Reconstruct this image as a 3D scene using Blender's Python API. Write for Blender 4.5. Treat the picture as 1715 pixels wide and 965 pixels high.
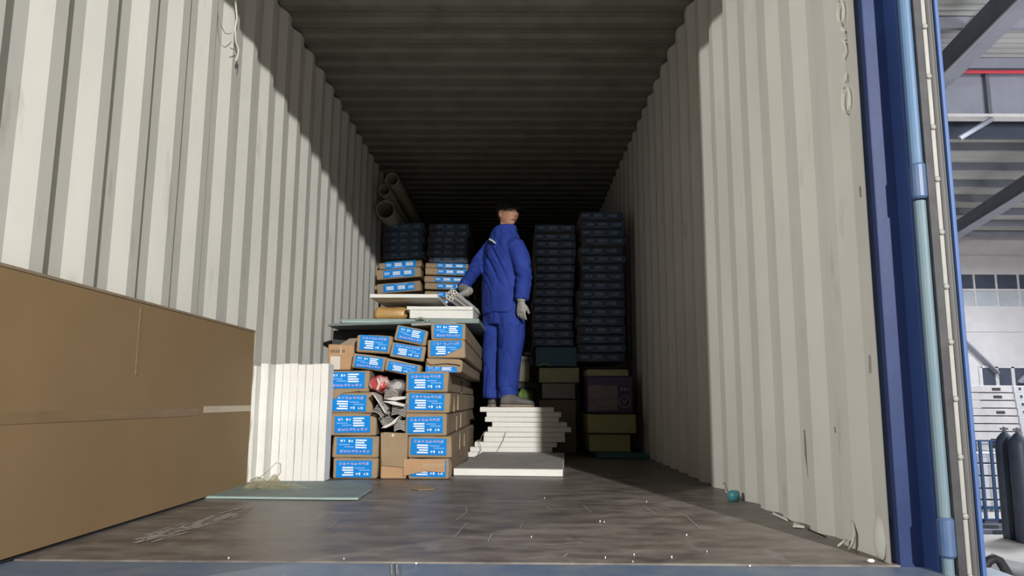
import bpy, bmesh, math, random
from mathutils import Vector, Matrix, noise, Euler
random.seed(7)
for o in list(bpy.data.objects): bpy.data.objects.remove(o)
S = bpy.context.scene
COL = S.collection

# ---------------------------------------------------------------- camera
cy, sy = math.cos(-.00752), math.sin(-.00752); cp, sp = math.cos(.1498), math.sin(.1498)
FW = Vector((sy*cp, cy*cp, sp)); R0 = Vector((cy, -sy, 0)); U0 = R0.cross(FW)
cr, sr = math.cos(.00515), math.sin(.00515)
RT = R0*cr + U0*sr; UP = U0*cr - R0*sr
CP = Vector((.1838, 0, .4198)); FPX = 1250.0
cd = bpy.data.cameras.new('camera'); cam = bpy.data.objects.new('camera', cd); COL.objects.link(cam)
cam.matrix_world = Matrix(((RT.x, UP.x, -FW.x, CP.x), (RT.y, UP.y, -FW.y, CP.y), (RT.z, UP.z, -FW.z, CP.z), (0, 0, 0, 1)))
cd.sensor_width = 36; cd.lens = FPX/1715*36; cd.clip_start = .05; cd.clip_end = 200
S.camera = cam
# ---------------------------------------------------------------- world, exposure, big lights
w = bpy.data.worlds.new('world'); S.world = w; w.use_nodes = True
w.node_tree.nodes['Background'].inputs[0].default_value = (.74, .8, .9, 1)
w.node_tree.nodes['Background'].inputs[1].default_value = .06
S.view_settings.view_transform = 'Standard'; S.view_settings.look = 'None'
S.view_settings.gamma = 1; S.view_settings.use_curve_mapping = False; S.view_settings.exposure = 0.0
def lamp(name, kind, loc, power, col, **k):
    d = bpy.data.lights.new(name, kind); d.energy = power; d.color = col
    for a, b in k.items(): setattr(d, a, b)
    o = bpy.data.objects.new(name, d); o.location = loc; COL.objects.link(o); return o
lamp('flood_lamp', 'POINT', (3.45, -8.0, 3.88), 7600, (1, .99, .965), shadow_soft_size=.10)
lamp('side_flood_lamp', 'POINT', (-6.21, -3.30, 2.97), 2200, (1, .98, .935), shadow_soft_size=.06)
for hx, hy in ((9.5, 12), (9.5, 20), (17, 14), (17, 24)):
    lamp('hall_fill_light', 'AREA', (hx, hy, 6.0), 900, (.86, .92, 1), shape='DISK', size=1.6)  # unseen area lights added to brighten the hall
lamp('hall_side_fill_light', 'AREA', (12, 6, 4.0), 500, (.86, .9, 1), shape='DISK', size=2.5).rotation_euler = (math.radians(75), 0, 0)  # added sideways fill for the hall, no fixture

# ---------------------------------------------------------------- helpers
def at(px, py, Y):
    """world point at depth Y seen at photo pixel (for laying out measurements)"""
    d = FW + RT*((px-857.5)/FPX) - UP*((py-482.5)/FPX)
    return CP + d*(Y/d.y)
def tag(o, label=None, cat=None, group=None, kind=None):
    if label: o['label'] = label
    if cat: o['category'] = cat
    if group: o['group'] = group
    if kind: o['kind'] = kind
    return o
def empty(name, loc=(0, 0, 0), parent=None, rot=(0, 0, 0)):
    o = bpy.data.objects.new(name, None); COL.objects.link(o); o.location = loc; o.rotation_euler = rot
    o.empty_display_size = .05
    if parent: o.parent = parent
    return o
def link(name, me, parent=None, loc=(0, 0, 0), rot=(0, 0, 0)):
    o = bpy.data.objects.new(name, me); COL.objects.link(o); o.location = loc; o.rotation_euler = rot
    if parent: o.parent = parent
    return o
class MB:
    def __init__(s): s.v = []; s.f = []; s.m = []; s.cur = 0
    def add(s, vs, fs, M=None):
        b = len(s.v)
        for v in vs: s.v.append(tuple(M @ Vector(v)) if M else tuple(v))
        for f in fs: s.f.append([b+i for i in f]); s.m.append(s.cur)
        return s
    def box(s, lo, hi, M=None):
        (a, b, c), (d, e, f) = lo, hi
        vs = [(a,b,c),(d,b,c),(d,e,c),(a,e,c),(a,b,f),(d,b,f),(d,e,f),(a,e,f)]
        return s.add(vs, [(0,3,2,1),(4,5,6,7),(0,1,5,4),(1,2,6,5),(2,3,7,6),(3,0,4,7)], M)
    def prism(s, poly, z0, z1, M=None):
        n = len(poly); vs = [(x, y, z0) for x, y in poly]+[(x, y, z1) for x, y in poly]
        fs = [tuple(range(n-1, -1, -1)), tuple(range(n, 2*n))]+[(i, (i+1) % n, n+(i+1) % n, n+i) for i in range(n)]
        return s.add(vs, fs, M)
    def tube(s, path, r, n=8, cap=True, flat=1.0, fc=1.0):
        path = [Vector(p) for p in path]; rs = r if isinstance(r, (list, tuple)) else [r]*len(path)
        b = len(s.v); ref = None
        for i, p in enumerate(path):
            t = (path[min(i+1, len(path)-1)]-path[max(i-1, 0)]).normalized()
            if ref is None: ref = Vector((0, 0, 1)) if abs(t.z) < .9 else Vector((1, 0, 0))
            a = (ref-t*ref.dot(t)).normalized(); c = t.cross(a); ref = a
            for k in range(n):
                g = 2*math.pi*k/n; s.v.append(tuple(p+(a*math.cos(g)*flat+c*math.sin(g)*fc)*rs[i]))
        for i in range(len(path)-1):
            for k in range(n):
                s.f.append([b+i*n+k, b+i*n+(k+1) % n, b+(i+1)*n+(k+1) % n, b+(i+1)*n+k]); s.m.append(s.cur)
        if cap:
            s.f.append([b+k for k in range(n-1, -1, -1)]); s.m.append(s.cur)
            s.f.append([b+(len(path)-1)*n+k for k in range(n)]); s.m.append(s.cur)
        return s
    def loft(s, secs, n=20, cap=True):
        """secs: (centre, side axis, other axis) rings"""
        b = len(s.v)
        for c, a, e in secs:
            for k in range(n):
                g = 2*math.pi*k/n; s.v.append(tuple(Vector(c)+Vector(a)*math.cos(g)+Vector(e)*math.sin(g)))
        for i in range(len(secs)-1):
            for k in range(n):
                s.f.append([b+i*n+k, b+i*n+(k+1) % n, b+(i+1)*n+(k+1) % n, b+(i+1)*n+k]); s.m.append(s.cur)
        if cap:
            s.f.append([b+k for k in range(n-1, -1, -1)]); s.m.append(s.cur)
            s.f.append([b+(len(secs)-1)*n+k for k in range(n)]); s.m.append(s.cur)
        return s
    def ball(s, c, r, n=12, M=None):
        c = Vector(c); r = r if isinstance(r, (tuple, list)) else (r, r, r)
        vs = [(0, 0, -r[2])]; fs = []
        m = max(6, n//2+2)
        for i in range(1, m):
            a = math.pi*i/m
            for k in range(n):
                g = 2*math.pi*k/n; vs.append((r[0]*math.sin(a)*math.cos(g), r[1]*math.sin(a)*math.sin(g), -r[2]*math.cos(a)))
        vs.append((0, 0, r[2])); L = len(vs)-1
        for k in range(n): fs.append((0, 1+(k+1) % n, 1+k)); fs.append((L, L-n+k, L-n+(k+1) % n))
        for i in range(m-2):
            for k in range(n): fs.append((1+i*n+k, 1+i*n+(k+1) % n, 1+(i+1)*n+(k+1) % n, 1+(i+1)*n+k))
        MM = Matrix.Translation(c) @ (M if M else Matrix.Identity(4))
        return s.add(vs, fs, MM)
    def mesh(s, name, mats, smooth=False, bevel=0, seg=2, fix=True):
        me = bpy.data.meshes.new(name); me.from_pydata(s.v, [], s.f); me.update()
        for i, p in enumerate(me.polygons): p.material_index = s.m[i]
        for m in (mats if isinstance(mats, (list, tuple)) else [mats]): me.materials.append(m)
        if fix or bevel:
            bm = bmesh.new(); bm.from_mesh(me)
            if fix: bmesh.ops.recalc_face_normals(bm, faces=bm.faces)
            if bevel: bmesh.ops.bevel(bm, geom=list(bm.edges), offset=bevel, segments=seg, affect='EDGES', profile=.6)
            bm.to_mesh(me); bm.free()
        if smooth:
            for p in me.polygons: p.use_smooth = True
        return me
    def obj(s, name, mats, parent=None, **k):
        return link(name, s.mesh(name, mats, **k), parent)

# ---------------------------------------------------------------- materials
def mat(name, c, rough=.7, c2=None, scale=8., detail=6., stretch=(1, 1, 1), bump=0., bscale=40., metal=0., spec=.5, lo=.35, hi=.65, coat=0, trans=0, alpha=1, emit=None, coords='Object', c3=None, scale3=2., lo3=.6, hi3=.7, stretch3=(1, 1, 1), rough2=None, bstretch=(1, 1, 1), sub=0):
    m = bpy.data.materials.new(name); m.use_nodes = True; nt = m.node_tree; N = nt.nodes; L = nt.links
    b = N['Principled BSDF']; b.inputs['Roughness'].default_value = rough; b.inputs['Metallic'].default_value = metal
    b.inputs['Specular IOR Level'].default_value = spec; b.inputs['Base Color'].default_value = (*c, 1)
    b.inputs['Coat Weight'].default_value = coat; b.inputs['Transmission Weight'].default_value = trans; b.inputs['Alpha'].default_value = alpha
    if sub: b.inputs['Subsurface Weight'].default_value = sub; b.inputs['Subsurface Radius'].default_value = (.01, .01, .01)
    if emit: b.inputs['Emission Color'].default_value = (*emit[0], 1); b.inputs['Emission Strength'].default_value = emit[1]
    tc = N.new('ShaderNodeTexCoord')
    def nz(sc, st, det, ro=.6):
        mp = N.new('ShaderNodeMapping'); mp.inputs['Scale'].default_value = st; L.new(tc.outputs[coords], mp.inputs[0])
        n = N.new('ShaderNodeTexNoise'); n.inputs['Scale'].default_value = sc; n.inputs['Detail'].default_value = det; n.inputs['Roughness'].default_value = ro
        L.new(mp.outputs[0], n.inputs['Vector']); return n
    def ramp(n, a, b_):
        r = N.new('ShaderNodeMapRange'); r.inputs['From Min'].default_value = a; r.inputs['From Max'].default_value = b_; r.clamp = True
        L.new(n.outputs['Fac'], r.inputs['Value']); return r
    out = None
    if c2:
        n = nz(scale, stretch, detail); r = ramp(n, lo, hi)
        mx = N.new('ShaderNodeMix'); mx.data_type = 'RGBA'; L.new(r.outputs[0], mx.inputs['Factor'])
        mx.inputs['A'].default_value = (*c, 1); mx.inputs['B'].default_value = (*c2, 1); out = mx.outputs['Result']
        if rough2 is not None:
            rr = N.new('ShaderNodeMapRange'); rr.inputs['To Min'].default_value = rough; rr.inputs['To Max'].default_value = rough2
            L.new(r.outputs[0], rr.inputs['Value']); L.new(rr.outputs[0], b.inputs['Roughness'])
    if c3:
        n = nz(scale3, stretch3, 5.); r = ramp(n, lo3, hi3)
        mx = N.new('ShaderNodeMix'); mx.data_type = 'RGBA'; L.new(r.outputs[0], mx.inputs['Factor'])
        if out: L.new(out, mx.inputs['A'])
        else: mx.inputs['A'].default_value = (*c, 1)
        mx.inputs['B'].default_value = (*c3, 1); out = mx.outputs['Result']
    if out: L.new(out, b.inputs['Base Color'])
    if bump:
        n = nz(bscale, bstretch, 4.); bp = N.new('ShaderNodeBump'); bp.inputs['Strength'].default_value = bump; bp.inputs['Distance'].default_value = .01
        L.new(n.outputs['Fac'], bp.inputs['Height']); L.new(bp.outputs[0], b.inputs['Normal'])
    return m
M = {}
M['wall'] = mat('wall_paint', (.57, .555, .505), .62, (.51, .50, .455), 3, stretch=(1, 1, .5), bump=.05, bscale=30, c3=(.36, .34, .30), scale3=9, lo3=.62, hi3=.8, stretch3=(1, 1, .25), coords='Object', spec=.35)
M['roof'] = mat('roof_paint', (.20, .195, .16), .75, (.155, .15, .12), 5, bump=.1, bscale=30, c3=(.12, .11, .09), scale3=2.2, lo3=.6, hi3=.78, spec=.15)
M['floor'] = mat('worn_plywood', (.245, .215, .185), .48, (.095, .078, .068), 6.5, 12, stretch=(.8, 1.5, 1), lo=.33, hi=.66, bump=.14, bscale=26, c3=(.27, .25, .235), scale3=5, lo3=.60, hi3=.78, stretch3=(1.6, .6, 1), rough2=.38, spec=.4)
M['sill'] = mat('worn_blue_steel', (.10, .15, .24), .45, (.17, .20, .25), 7, bump=.08, bscale=40, c3=(.38, .37, .35), scale3=22, lo3=.68, hi3=.75, spec=.5)
M['blue'] = mat('blue_paint', (.016, .036, .125), .42, (.02, .046, .15), 5, bump=.04, bscale=30, c3=(.25, .29, .38), scale3=26, lo3=.73, hi3=.78, stretch3=(1, 1, .15))
M['blue_light'] = mat('light_blue_paint', (.055, .125, .25), .5, (.10, .165, .24), 5, stretch=(1, 1, .3), bump=.06, bscale=30, c3=(.3, .33, .33), scale3=20, lo3=.68, hi3=.76)
M['hinge_grey'] = mat('greenish_worn_paint', (.13, .18, .20), .5, (.10, .16, .20), 6, c3=(.25, .25, .22), scale3=18, lo3=.66, hi3=.75)
M['blue_knuckle'] = mat('knuckle_paint', (.045, .09, .19), .45, (.07, .11, .2), 14)
M['edge_blue'] = mat('bright_blue_paint', (.035, .085, .24), .5, (.045, .10, .27), 5)
M['rubber'] = mat('black_rubber', (.018, .016, .018), .6, (.04, .04, .045), 12)
M['grey_rubber'] = mat('grey_rubber', (.06, .057, .055), .6, (.09, .09, .09), 12, stretch=(1, 1, .2))
M['retainer'] = mat('retainer_steel', (.30, .29, .265), .5, (.24, .235, .215), 12)
M['card'] = mat('cardboard', (.35, .255, .16), .8, (.29, .205, .12), 6, bump=.12, bscale=60, c3=(.25, .155, .08), scale3=3, lo3=.66, hi3=.8, spec=.2)
M['card_light'] = mat('fresh_cardboard', (.46, .28, .155), .75, (.40, .24, .13), 7, bump=.1, bscale=50, spec=.25)
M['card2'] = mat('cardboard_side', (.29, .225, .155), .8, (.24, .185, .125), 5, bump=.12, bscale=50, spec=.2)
M['bigcard'] = mat('big_cardboard', (.265, .178, .092), .72, (.24, .161, .08), 2.5, bump=.04, bscale=120, c3=(.30, .19, .08), scale3=1.3, lo3=.68, hi3=.82, stretch3=(1, 1, 3), spec=.25)
M['tape'] = mat('clear_tape', (.30, .205, .10), .25, (.36, .25, .13), 9, stretch=(1, .3, 1), spec=.6)
M['tape_faint'] = mat('faint_tape', (.21, .138, .066), .5, (.265, .178, .088), 3, stretch=(1, 1.5, 6))
M['paletape'] = mat('pale_tape', (.50, .42, .30), .3, (.42, .33, .2), 9)
M['eps'] = mat('white_foam', (.80, .785, .735), .85, (.72, .695, .64), 4, bump=.25, bscale=170, c3=(.60, .57, .50), scale3=7, lo3=.66, hi3=.8, spec=.2)
M['eps_grey_shaded'] = mat('grey_shaded_foam', (.40, .375, .345), .85, (.33, .31, .285), 9, bump=.25, bscale=150, spec=.2)
M['glass_green'] = mat('green_board', (.16, .20, .185), .6, (.22, .28, .26), 5, bump=.03, bscale=20, spec=.5)
M['glass_edge'] = mat('pale_green_edge', (.36, .46, .42), .35, (.28, .38, .35), 8)
M['label'] = mat('blue_label', (.004, .235, .62), .5, (.004, .185, .60), 5, spec=.15, bump=.15, bscale=18)
M['carton_shade'] = mat('shade_darkened_carton', (.06, .062, .085), .6, (.04, .05, .08), 9, stretch=(1, 1, 3))  # carton front darkened in colour for the deep shade of the stacks
M['dimprint'] = mat('shade_darkened_print', (.26, .28, .34), .6, (.12, .13, .18), 30)  # print toned down in colour for the shaded stacks
M['label_dim'] = mat('shade_darkened_label', (.025, .075, .15), .5, (.02, .055, .12), 7)  # darker copy of the blue label, shade put into its colour
M['ink_white'] = mat('white_print', (.80, .85, .86), .5, (.7, .78, .82), 30)
M['ink_pink'] = mat('lilac_print', (.50, .50, .80), .5, (.62, .44, .66), 25)
M['ink_pale'] = mat('pale_blue_print', (.20, .42, .76), .5, (.26, .45, .76), 30)
M['brown_print'] = mat('brown_print', (.16, .09, .07), .7, (.2, .12, .08), 40)
M['paper'] = mat('white_paper', (.66, .60, .53), .7, (.58, .52, .46), 14)
M['pvc'] = mat('white_pvc', (.70, .66, .60), .4, (.60, .56, .51), 15)
M['pvc_dark'] = mat('shaded_pvc', (.30, .28, .265), .45, (.24, .22, .21), 15)
M['film'] = mat('plastic_film', (.55, .53, .50), .15, (.4, .38, .36), 20, spec=.8, alpha=.42, bump=.6, bscale=30)
M['film_red'] = mat('red_film', (.55, .06, .06), .2, (.72, .62, .58), 13, spec=.8, bump=.6, bscale=30, lo=.5, hi=.6)
M['film_yellow'] = mat('yellow_film', (.42, .38, .22), .2, (.35, .31, .16), 20, spec=.8, alpha=.5, bump=.6, bscale=30)
M['amber'] = mat('amber_wrap', (.52, .33, .12), .3, (.44, .26, .09), 9, bump=.6, bscale=14, spec=.7)
M['khaki'] = mat('khaki_foam', (.36, .34, .20), .8, (.28, .27, .16), 8, bump=.2, bscale=80)
M['greyfoam'] = mat('grey_foam', (.34, .31, .27), .85, (.22, .2, .18), 8, bump=.3, bscale=50)
M['yellow'] = mat('yellow_wrap', (.34, .33, .13), .6, (.27, .26, .10), 5, bump=.3, bscale=20)
M['purple'] = mat('purple_carton', (.075, .05, .13), .5, (.06, .04, .11), 6)
M['purple_pic'] = mat('carton_picture', (.22, .18, .17), .45, (.15, .115, .11), 5, stretch=(1, 1, 4))
M['teal'] = mat('teal_board', (.04, .13, .13), .5, (.05, .16, .16), 6)
M['tealball'] = mat('teal_plastic', (.05, .25, .29), .4, (.07, .3, .33), 12)
M['darkteal'] = mat('dark_teal_wrap', (.03, .10, .15), .5, (.02, .07, .11), 6)
M['jar'] = mat('milky_plastic', (.46, .44, .32), .35, (.38, .36, .26), 12)
M['greenbag'] = mat('green_bag', (.18, .33, .05), .3, (.3, .42, .14), 18, bump=.6, bscale=30, spec=.7)
M['overall'] = mat('blue_workwear', (.020, .041, .235), .75, (.026, .055, .29), 10, bump=.25, bscale=26, spec=.2)
M['overall_dark'] = mat('blue_workwear_seam', (.012, .018, .13), .8, (.012, .02, .16), 12)
M['skin'] = mat('skin', (.46, .25, .16), .55, (.40, .20, .125), 20, sub=.05)
M['lip'] = mat('lip', (.33, .12, .10), .5, (.3, .1, .09), 20)
M['hair'] = mat('black_hair', (.012, .011, .01), .6, (.02, .018, .016), 60, stretch=(1, 1, .2))
M['cap'] = mat('black_cap', (.006, .0055, .006), .95, (.009, .008, .008), 40, bump=.2, bscale=150)
M['glove'] = mat('grey_glove', (.36, .35, .31), .85, (.24, .23, .21), 28, bump=.4, bscale=120)
M['shoe'] = mat('grey_shoe', (.10, .092, .085), .7, (.15, .14, .13), 22, bump=.2, bscale=60)
M['sole'] = mat('tan_sole', (.30, .22, .15), .7, (.22, .17, .12), 22)
M['eye'] = mat('eye_white', (.5, .47, .44), .3, (.45, .42, .4), 20)
M['iris'] = mat('dark_iris', (.015, .01, .008), .2, (.02, .012, .01), 20)
M['reflect'] = mat('reflective_tape', (.62, .70, .60), .35, (.5, .58, .5), 30)
M['cable'] = mat('white_cable', (.55, .55, .50), .5, (.45, .45, .4), 12)
M['string'] = mat('grey_string', (.26, .25, .21), .6, (.2, .2, .17), 12)
M['chalk'] = mat('chalk', (.76, .73, .66), .9, (.66, .63, .57), 60)
M['rust'] = mat('dark_scuff', (.13, .115, .10), .8, (.24, .22, .19), 40)
M['cylinder'] = mat('dark_cylinder_paint', (.05, .065, .095), .5, (.035, .045, .07), 6)
M['whitesteel'] = mat('white_steel', (.62, .60, .60), .5, (.52, .50, .50), 5)
M['darkgap'] = mat('dark_slot', (.05, .045, .04), .8, (.06, .05, .05), 5)
M['whouse'] = mat('warehouse_cladding', (.60, .57, .57), .7, (.54, .51, .51), 1.5)
M['wroof'] = mat('warehouse_roof_sheet', (.46, .46, .44), .6, (.36, .36, .35), .8, stretch=(.3, 3, 1))
M['girder'] = mat('grey_girder', (.27, .28, .33), .6, (.23, .24, .29), 2)
M['darkgirder'] = mat('floor_shadow_grey', (.13, .14, .17), .7, (.10, .11, .14), 2)
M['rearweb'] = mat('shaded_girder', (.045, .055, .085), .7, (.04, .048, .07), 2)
M['darkpane'] = mat('dark_glass', (.06, .07, .10), .2, (.08, .09, .12), 1)
M['skylight'] = mat('translucent_sheet', (.45, .47, .50), .5, (.38, .4, .43), 2)
M['red'] = mat('red_pipe_paint', (.62, .05, .08), .45, (.5, .04, .06), 3)
M['railblue'] = mat('rail_blue', (.03, .08, .20), .5, (.03, .07, .16), 6)
M['concrete'] = mat('concrete_floor', (.42, .39, .36), .75, (.33, .31, .28), 1.2, bump=.05, bscale=10)
M['silver'] = mat('silver_sheet', (.66, .67, .70), .35, (.56, .57, .6), 4, metal=.2)

# ================================================================ SETTING
YF, YB, H = 2.04, 14.05, 2.72
XL, XR = -1.185, 1.165
def corr_profile(y0, y1, phase, p=.2575, sl=.070, d=.029):
    """profile (y, inset) : crest inset 0, groove inset d; centre of the slope that turns away (+Y) at phase + k p"""
    fl = (p-2*sl)/2; pts = []
    k0 = math.floor((y0-phase)/p)-1
    k = k0
    while True:
        c = phase+k*p
        if c-sl/2 > y1: break
        for yy, ii in ((c-sl/2, 0), (c+sl/2, d), (c+sl/2+fl, d), (c+sl/2+fl+sl, 0)):
            if y0 < yy < y1: pts.append((yy, ii))
        k += 1
    return [(y0, 0)]+pts+[(y1, 0)]
def corrugated(name, prof, fn, t=.002, segs=6, mt=None):
    """fn(y, inset, s) -> point for s in 0..1 across the sheet"""
    vs = []; fs = []; n = len(prof); q = segs+1
    for side in (0, .0016):
        for y, i in prof:
            for k in range(q): vs.append(fn(y, i+side, k/segs))
    for a in range(n-1):
        for k in range(segs):
            i = a*q+k; fs.append((i, i+1, i+q+1, i+q)); j = i+n*q; fs.append((j, j+q, j+q+1, j+1))
    b = MB().add(vs, fs)
    o = b.obj(name, mt or M['wall'], fix=False); return tag(o, kind='structure')
def wfn(sign, X):
    def f(y, i, s):
        z = -.01+s*(H-.01)
        wob = .004*noise.noise(Vector((y*.9, z*1.1, 3+sign)))
        return (X+sign*(i+wob), y, z)
    return f
corrugated('wall_left', corr_profile(1.70, YB, 2.145, .2622), wfn(-1, XL))
corrugated('wall_right', [(YF+.01, .0), (2.10, .006), (2.15, .012), (2.22, .004)]+corr_profile(2.25, YB, 2.366)[0:], wfn(1, XR))
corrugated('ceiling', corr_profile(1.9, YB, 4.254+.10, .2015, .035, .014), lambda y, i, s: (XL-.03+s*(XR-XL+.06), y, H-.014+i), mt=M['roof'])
tag(MB().box((XL-.03, YB, 0), (XR+.03, YB+.03, H)).obj('wall_back', M['wall']), kind='structure')
# door header (out of frame, shades the top of the walls)
tag(MB().box((XL-.15, YF-.1, 2.475), (XR+.15, YF+.03, 2.80)).obj('trim_3', M['blue'], bevel=.01), kind='structure')
# unseen shield added round the walls so that hall fill light does not leak in
tag(MB().box((XL-.045, 1.70, -.16), (XL-.036, YB, H+.02)).box((XR+.036, YF+.02, -.16), (XR+.045, YB, H+.02)).box((XL-.045, YF, H+.015), (XR+.045, YB, H+.03)).box((XL-.045, YB+.03, -.16), (XR+.045, YB+.045, H)).obj('light_shield', M['blue']), kind='structure')
# floor: steel deck with plywood sheets as parts
fl = tag(MB().box((XL-.035, YF, -.16), (XR+.035, YB, -.024)).obj('floor', M['rubber']), kind='structure')
ys = [YF+.004, 3.25, 5.69, 8.12, 10.55, YB]
for a, b in zip(ys[:-1], ys[1:]):
    g = .005
    bm = bmesh.new(); nx, ny = 24, max(6, int((b-a)/.1))
    vs = []; 
    for top in (0, 1):
        for j in range(ny+1):
            for i in range(nx+1):
                x = XL-.03+(XR-XL+.06)*i/nx; y = a+g/2+(b-a-g)*j/ny
                edge = .003 if j in (0, ny) else 0
                z = (-.0008+.0006*noise.noise(Vector((x*1.5, y*1.2, 5))) - edge*0) if top else -.022
                vs.append((x, y, z))
    q = (nx+1)*(ny+1); fs = []
    for j in range(ny):
        for i in range(nx):
            k = j*(nx+1)+i; fs.append((q+k, q+k+1, q+k+nx+2, q+k+nx+1))
    for i in range(nx):
        fs.append((i, i+1, q+i+1, q+i)); k = ny*(nx+1)+i; fs.append((k+1, k, q+k, q+k+1))
    bm.free()
    MB().add(vs, fs).obj('plywood_sheet', M['floor'], fl, fix=False)
# sill
tag(MB().box((-1.42, 1.55, -.17), (1.42, YF, -.003)).obj('trim_4', M['sill'], bevel=.006), kind='structure')
# ---- right corner post
post = tag(empty('trim_5', (1.19, YF, -.17)), kind='structure')
def pbox(nm, x0, x1, y0, y1, z0, z1, m, parent, bev=.004):
    p = parent.location
    return MB().box((x0-p.x, y0-p.y, z0-p.z), (x1-p.x, y1-p.y, z1-p.z)).obj(nm, m, parent, bevel=bev)
M['blue_post'] = mat('dark_blue_paint', (.011, .022, .082), .5, (.014, .03, .10), 5, bump=.04, bscale=30, c3=(.13, .16, .24), scale3=26, lo3=.73, hi3=.78, stretch3=(1, 1, .15), spec=.3)
pbox('post_face', 1.188, 1.262, 2.045, 2.12, -.17, 2.8, M['blue_post'], post)
pbox('post_outer_flange', 1.2505, 1.345, 1.975, 2.12, -.17, 2.8, M['blue'], post, .008)
s_=None
tag(MB().box((-1.36, 1.56, -.17), (XL-.0, 1.70, 2.8)).obj('trim_6', M['blue'], bevel=.006), kind='structure')
# ---- right door leaf folded back along the outside
DX, DY = 1.274, 1.93
door = tag(empty('door_1', (DX, DY, -.12)), kind='structure')
z0, z1 = .03, 2.9
def hzz(py): return at(1560, py, DY+.02).z+.12
MB().tube([(-.013, .022, hzz(866)), (-.013, .022, hzz(337))], .0155, 14).obj('hinge_rod', M['hinge_grey'], door)
MB().tube([(-.013, .022, hzz(277)), (-.013, .022, 2.9)], .0165, 14).obj('hinge_rod', M['blue_light'], door)
MB().tube([(-.013, .022, -.05), (-.013, .022, hzz(932))], .014, 14).obj('hinge_rod', M['hinge_grey'], door)
for za, zb in ((hzz(334), hzz(275)), (hzz(934), hzz(866))):
    MB().tube([(-.012, .02, za), (-.012, .02, za+.006), (-.012, .02, zb-.006), (-.012, .02, zb)], [.016, .021, .021, .016], 16).obj('hinge_knuckle', M['blue_knuckle'], door)
MB().box((.02, .12, z0), (.085, 1.2, z1)).obj('leaf_panel', M['blue'], door, bevel=.004)
MB().box((.0, .0, z0), (.022, .03, z1)).box((.004, .03, z0), (.026, .12, z1)).obj('gasket_lip', M['rubber'], door, bevel=.003)
MB().box((.0225, .004, z0), (.0345, .10, z1)).obj('gasket_retainer', M['retainer'], door, bevel=.001)
MB().tube([(.042, .006, z0), (.042, .006, z1)], .008, 10).box((.036, .01, z0), (.0585, .1, z1)).obj('gasket_bulb', M['grey_rubber'], door)
MB().box((.059, .0, z0), (.069, .12, z1)).obj('leaf_edge', M['edge_blue'], door, bevel=.002)
rv = MB().ball((0, 0, 0), (.008, .005, .008), 10).mesh('rivet', M['retainer'], smooth=True)
for k in range(19): link('rivet', rv, door, (.0285, .002, .115+k*.145))
# chalk number and scuffs on the right wall
def wallpt(px, py, X=XR-.0015):
    d = FW + RT*((px-857.5)/FPX) - UP*((py-482.5)/FPX); return CP + d*((X-CP.x)/d.x)
wr = bpy.data.objects['wall_right']
def stroke(pts, X, r=.0035):
    return MB().tube([wallpt(x, y, X) for x, y in pts], r, 6, fc=.12)
def oval(cx, cy_, rx, ry, n=14, a0=0, a1=360): return [(cx+rx*math.cos(math.radians(a0+(a1-a0)*i/n)), cy_+ry*math.sin(math.radians(a0+(a1-a0)*i/n))) for i in range(n+1)]
ck = MB()
WO = .006
for pts in (oval(1408, 20, 5, 20), [(1408, 48), (1414, 52), (1415, 64), (1408, 66), (1415, 72), (1417, 86), (1411, 97)], [(1412, 135), (1416, 122), (1417, 135)], oval(1417, 167, 6, 22)):
    b = stroke(pts, XR-.001, .0042); ck.add(b.v, b.f)
tag(ck.obj('chalk_number', M['chalk'], wr), 'faint chalk digits written down the wall')
sc = MB()
for pts in ([(1347, 720), (1350, 760), (1354, 800)], [(1440, 312), (1441, 330)], [(1456, 595), (1457, 625)], [(1398, 715), (1399, 725)]):
    b = MB().tube([wallpt(x, y, XR+.0) for x, y in pts], [.002]+[.0045]*(len(pts)-2)+[.002], 6, fc=.2); sc.add(b.v, b.f)
tag(sc.obj('scuff_mark', M['rust'], wr), 'dark vertical scuffs')

# ================================================================ CARTONS
def carton_mesh(name, w, d, h, seed=0, amp=.0055, nx=6, nz=4, ny=4, mats=None, bev=.006, bulge=0, skew=0):
    """box standing with its front face at y=0, x centred, z from 0; walls slightly dented"""
    bm = bmesh.new(); bmesh.ops.create_cube(bm, size=1)
    for v in bm.verts: v.co = Vector((v.co.x*w, (v.co.y+.5)*d, (v.co.z+.5)*h))
    ax = [[e for e in bm.edges if abs((e.verts[0].co-e.verts[1].co).normalized()[a]) > .9] for a in range(3)]
    bmesh.ops.bevel(bm, geom=list(bm.edges), offset=bev, segments=1, affect='EDGES')
    def cut(a, n, size, off):
        for i in range(1, n):
            c = Vector((0, 0, 0)); c[a] = off+size*i/n; nn = Vector((0, 0, 0)); nn[a] = 1
            bmesh.ops.bisect_plane(bm, geom=bm.verts[:]+bm.edges[:]+bm.faces[:], plane_co=c, plane_no=nn)
    cut(0, nx, w, -w/2); cut(1, ny, d, 0); cut(2, nz, h, 0)
    for v in bm.verts:
        x, y, z = v.co
        s = Vector((x*9, y*2.5, z*9))+Vector((seed*7.3, seed*3.1, 0))
        fx, fz = abs(2*x/w), abs(2*z/h-1)
        n = Vector((noise.noise(s), noise.noise(s+Vector((9, 0, 0))), noise.noise(s+Vector((0, 9, 0)))))
        v.co += Vector((n.x*amp, n.y*amp*.6, n.z*amp*(.25 if z < h*.1 else 1)))
        if bulge: v.co.y -= bulge*(1-fx**2)*(1-fz**2) if y < .01 else 0
        if skew: v.co.x += skew*(z/h)
    me = bpy.data.meshes.new(name); bm.to_mesh(me); bm.free()
    for m in (mats or [M['card']]): me.materials.append(m)
    if mats and len(mats) > 1:
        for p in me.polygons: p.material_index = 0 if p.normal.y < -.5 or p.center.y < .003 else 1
    return me
GR = random.Random(3)
GLY = []
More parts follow.
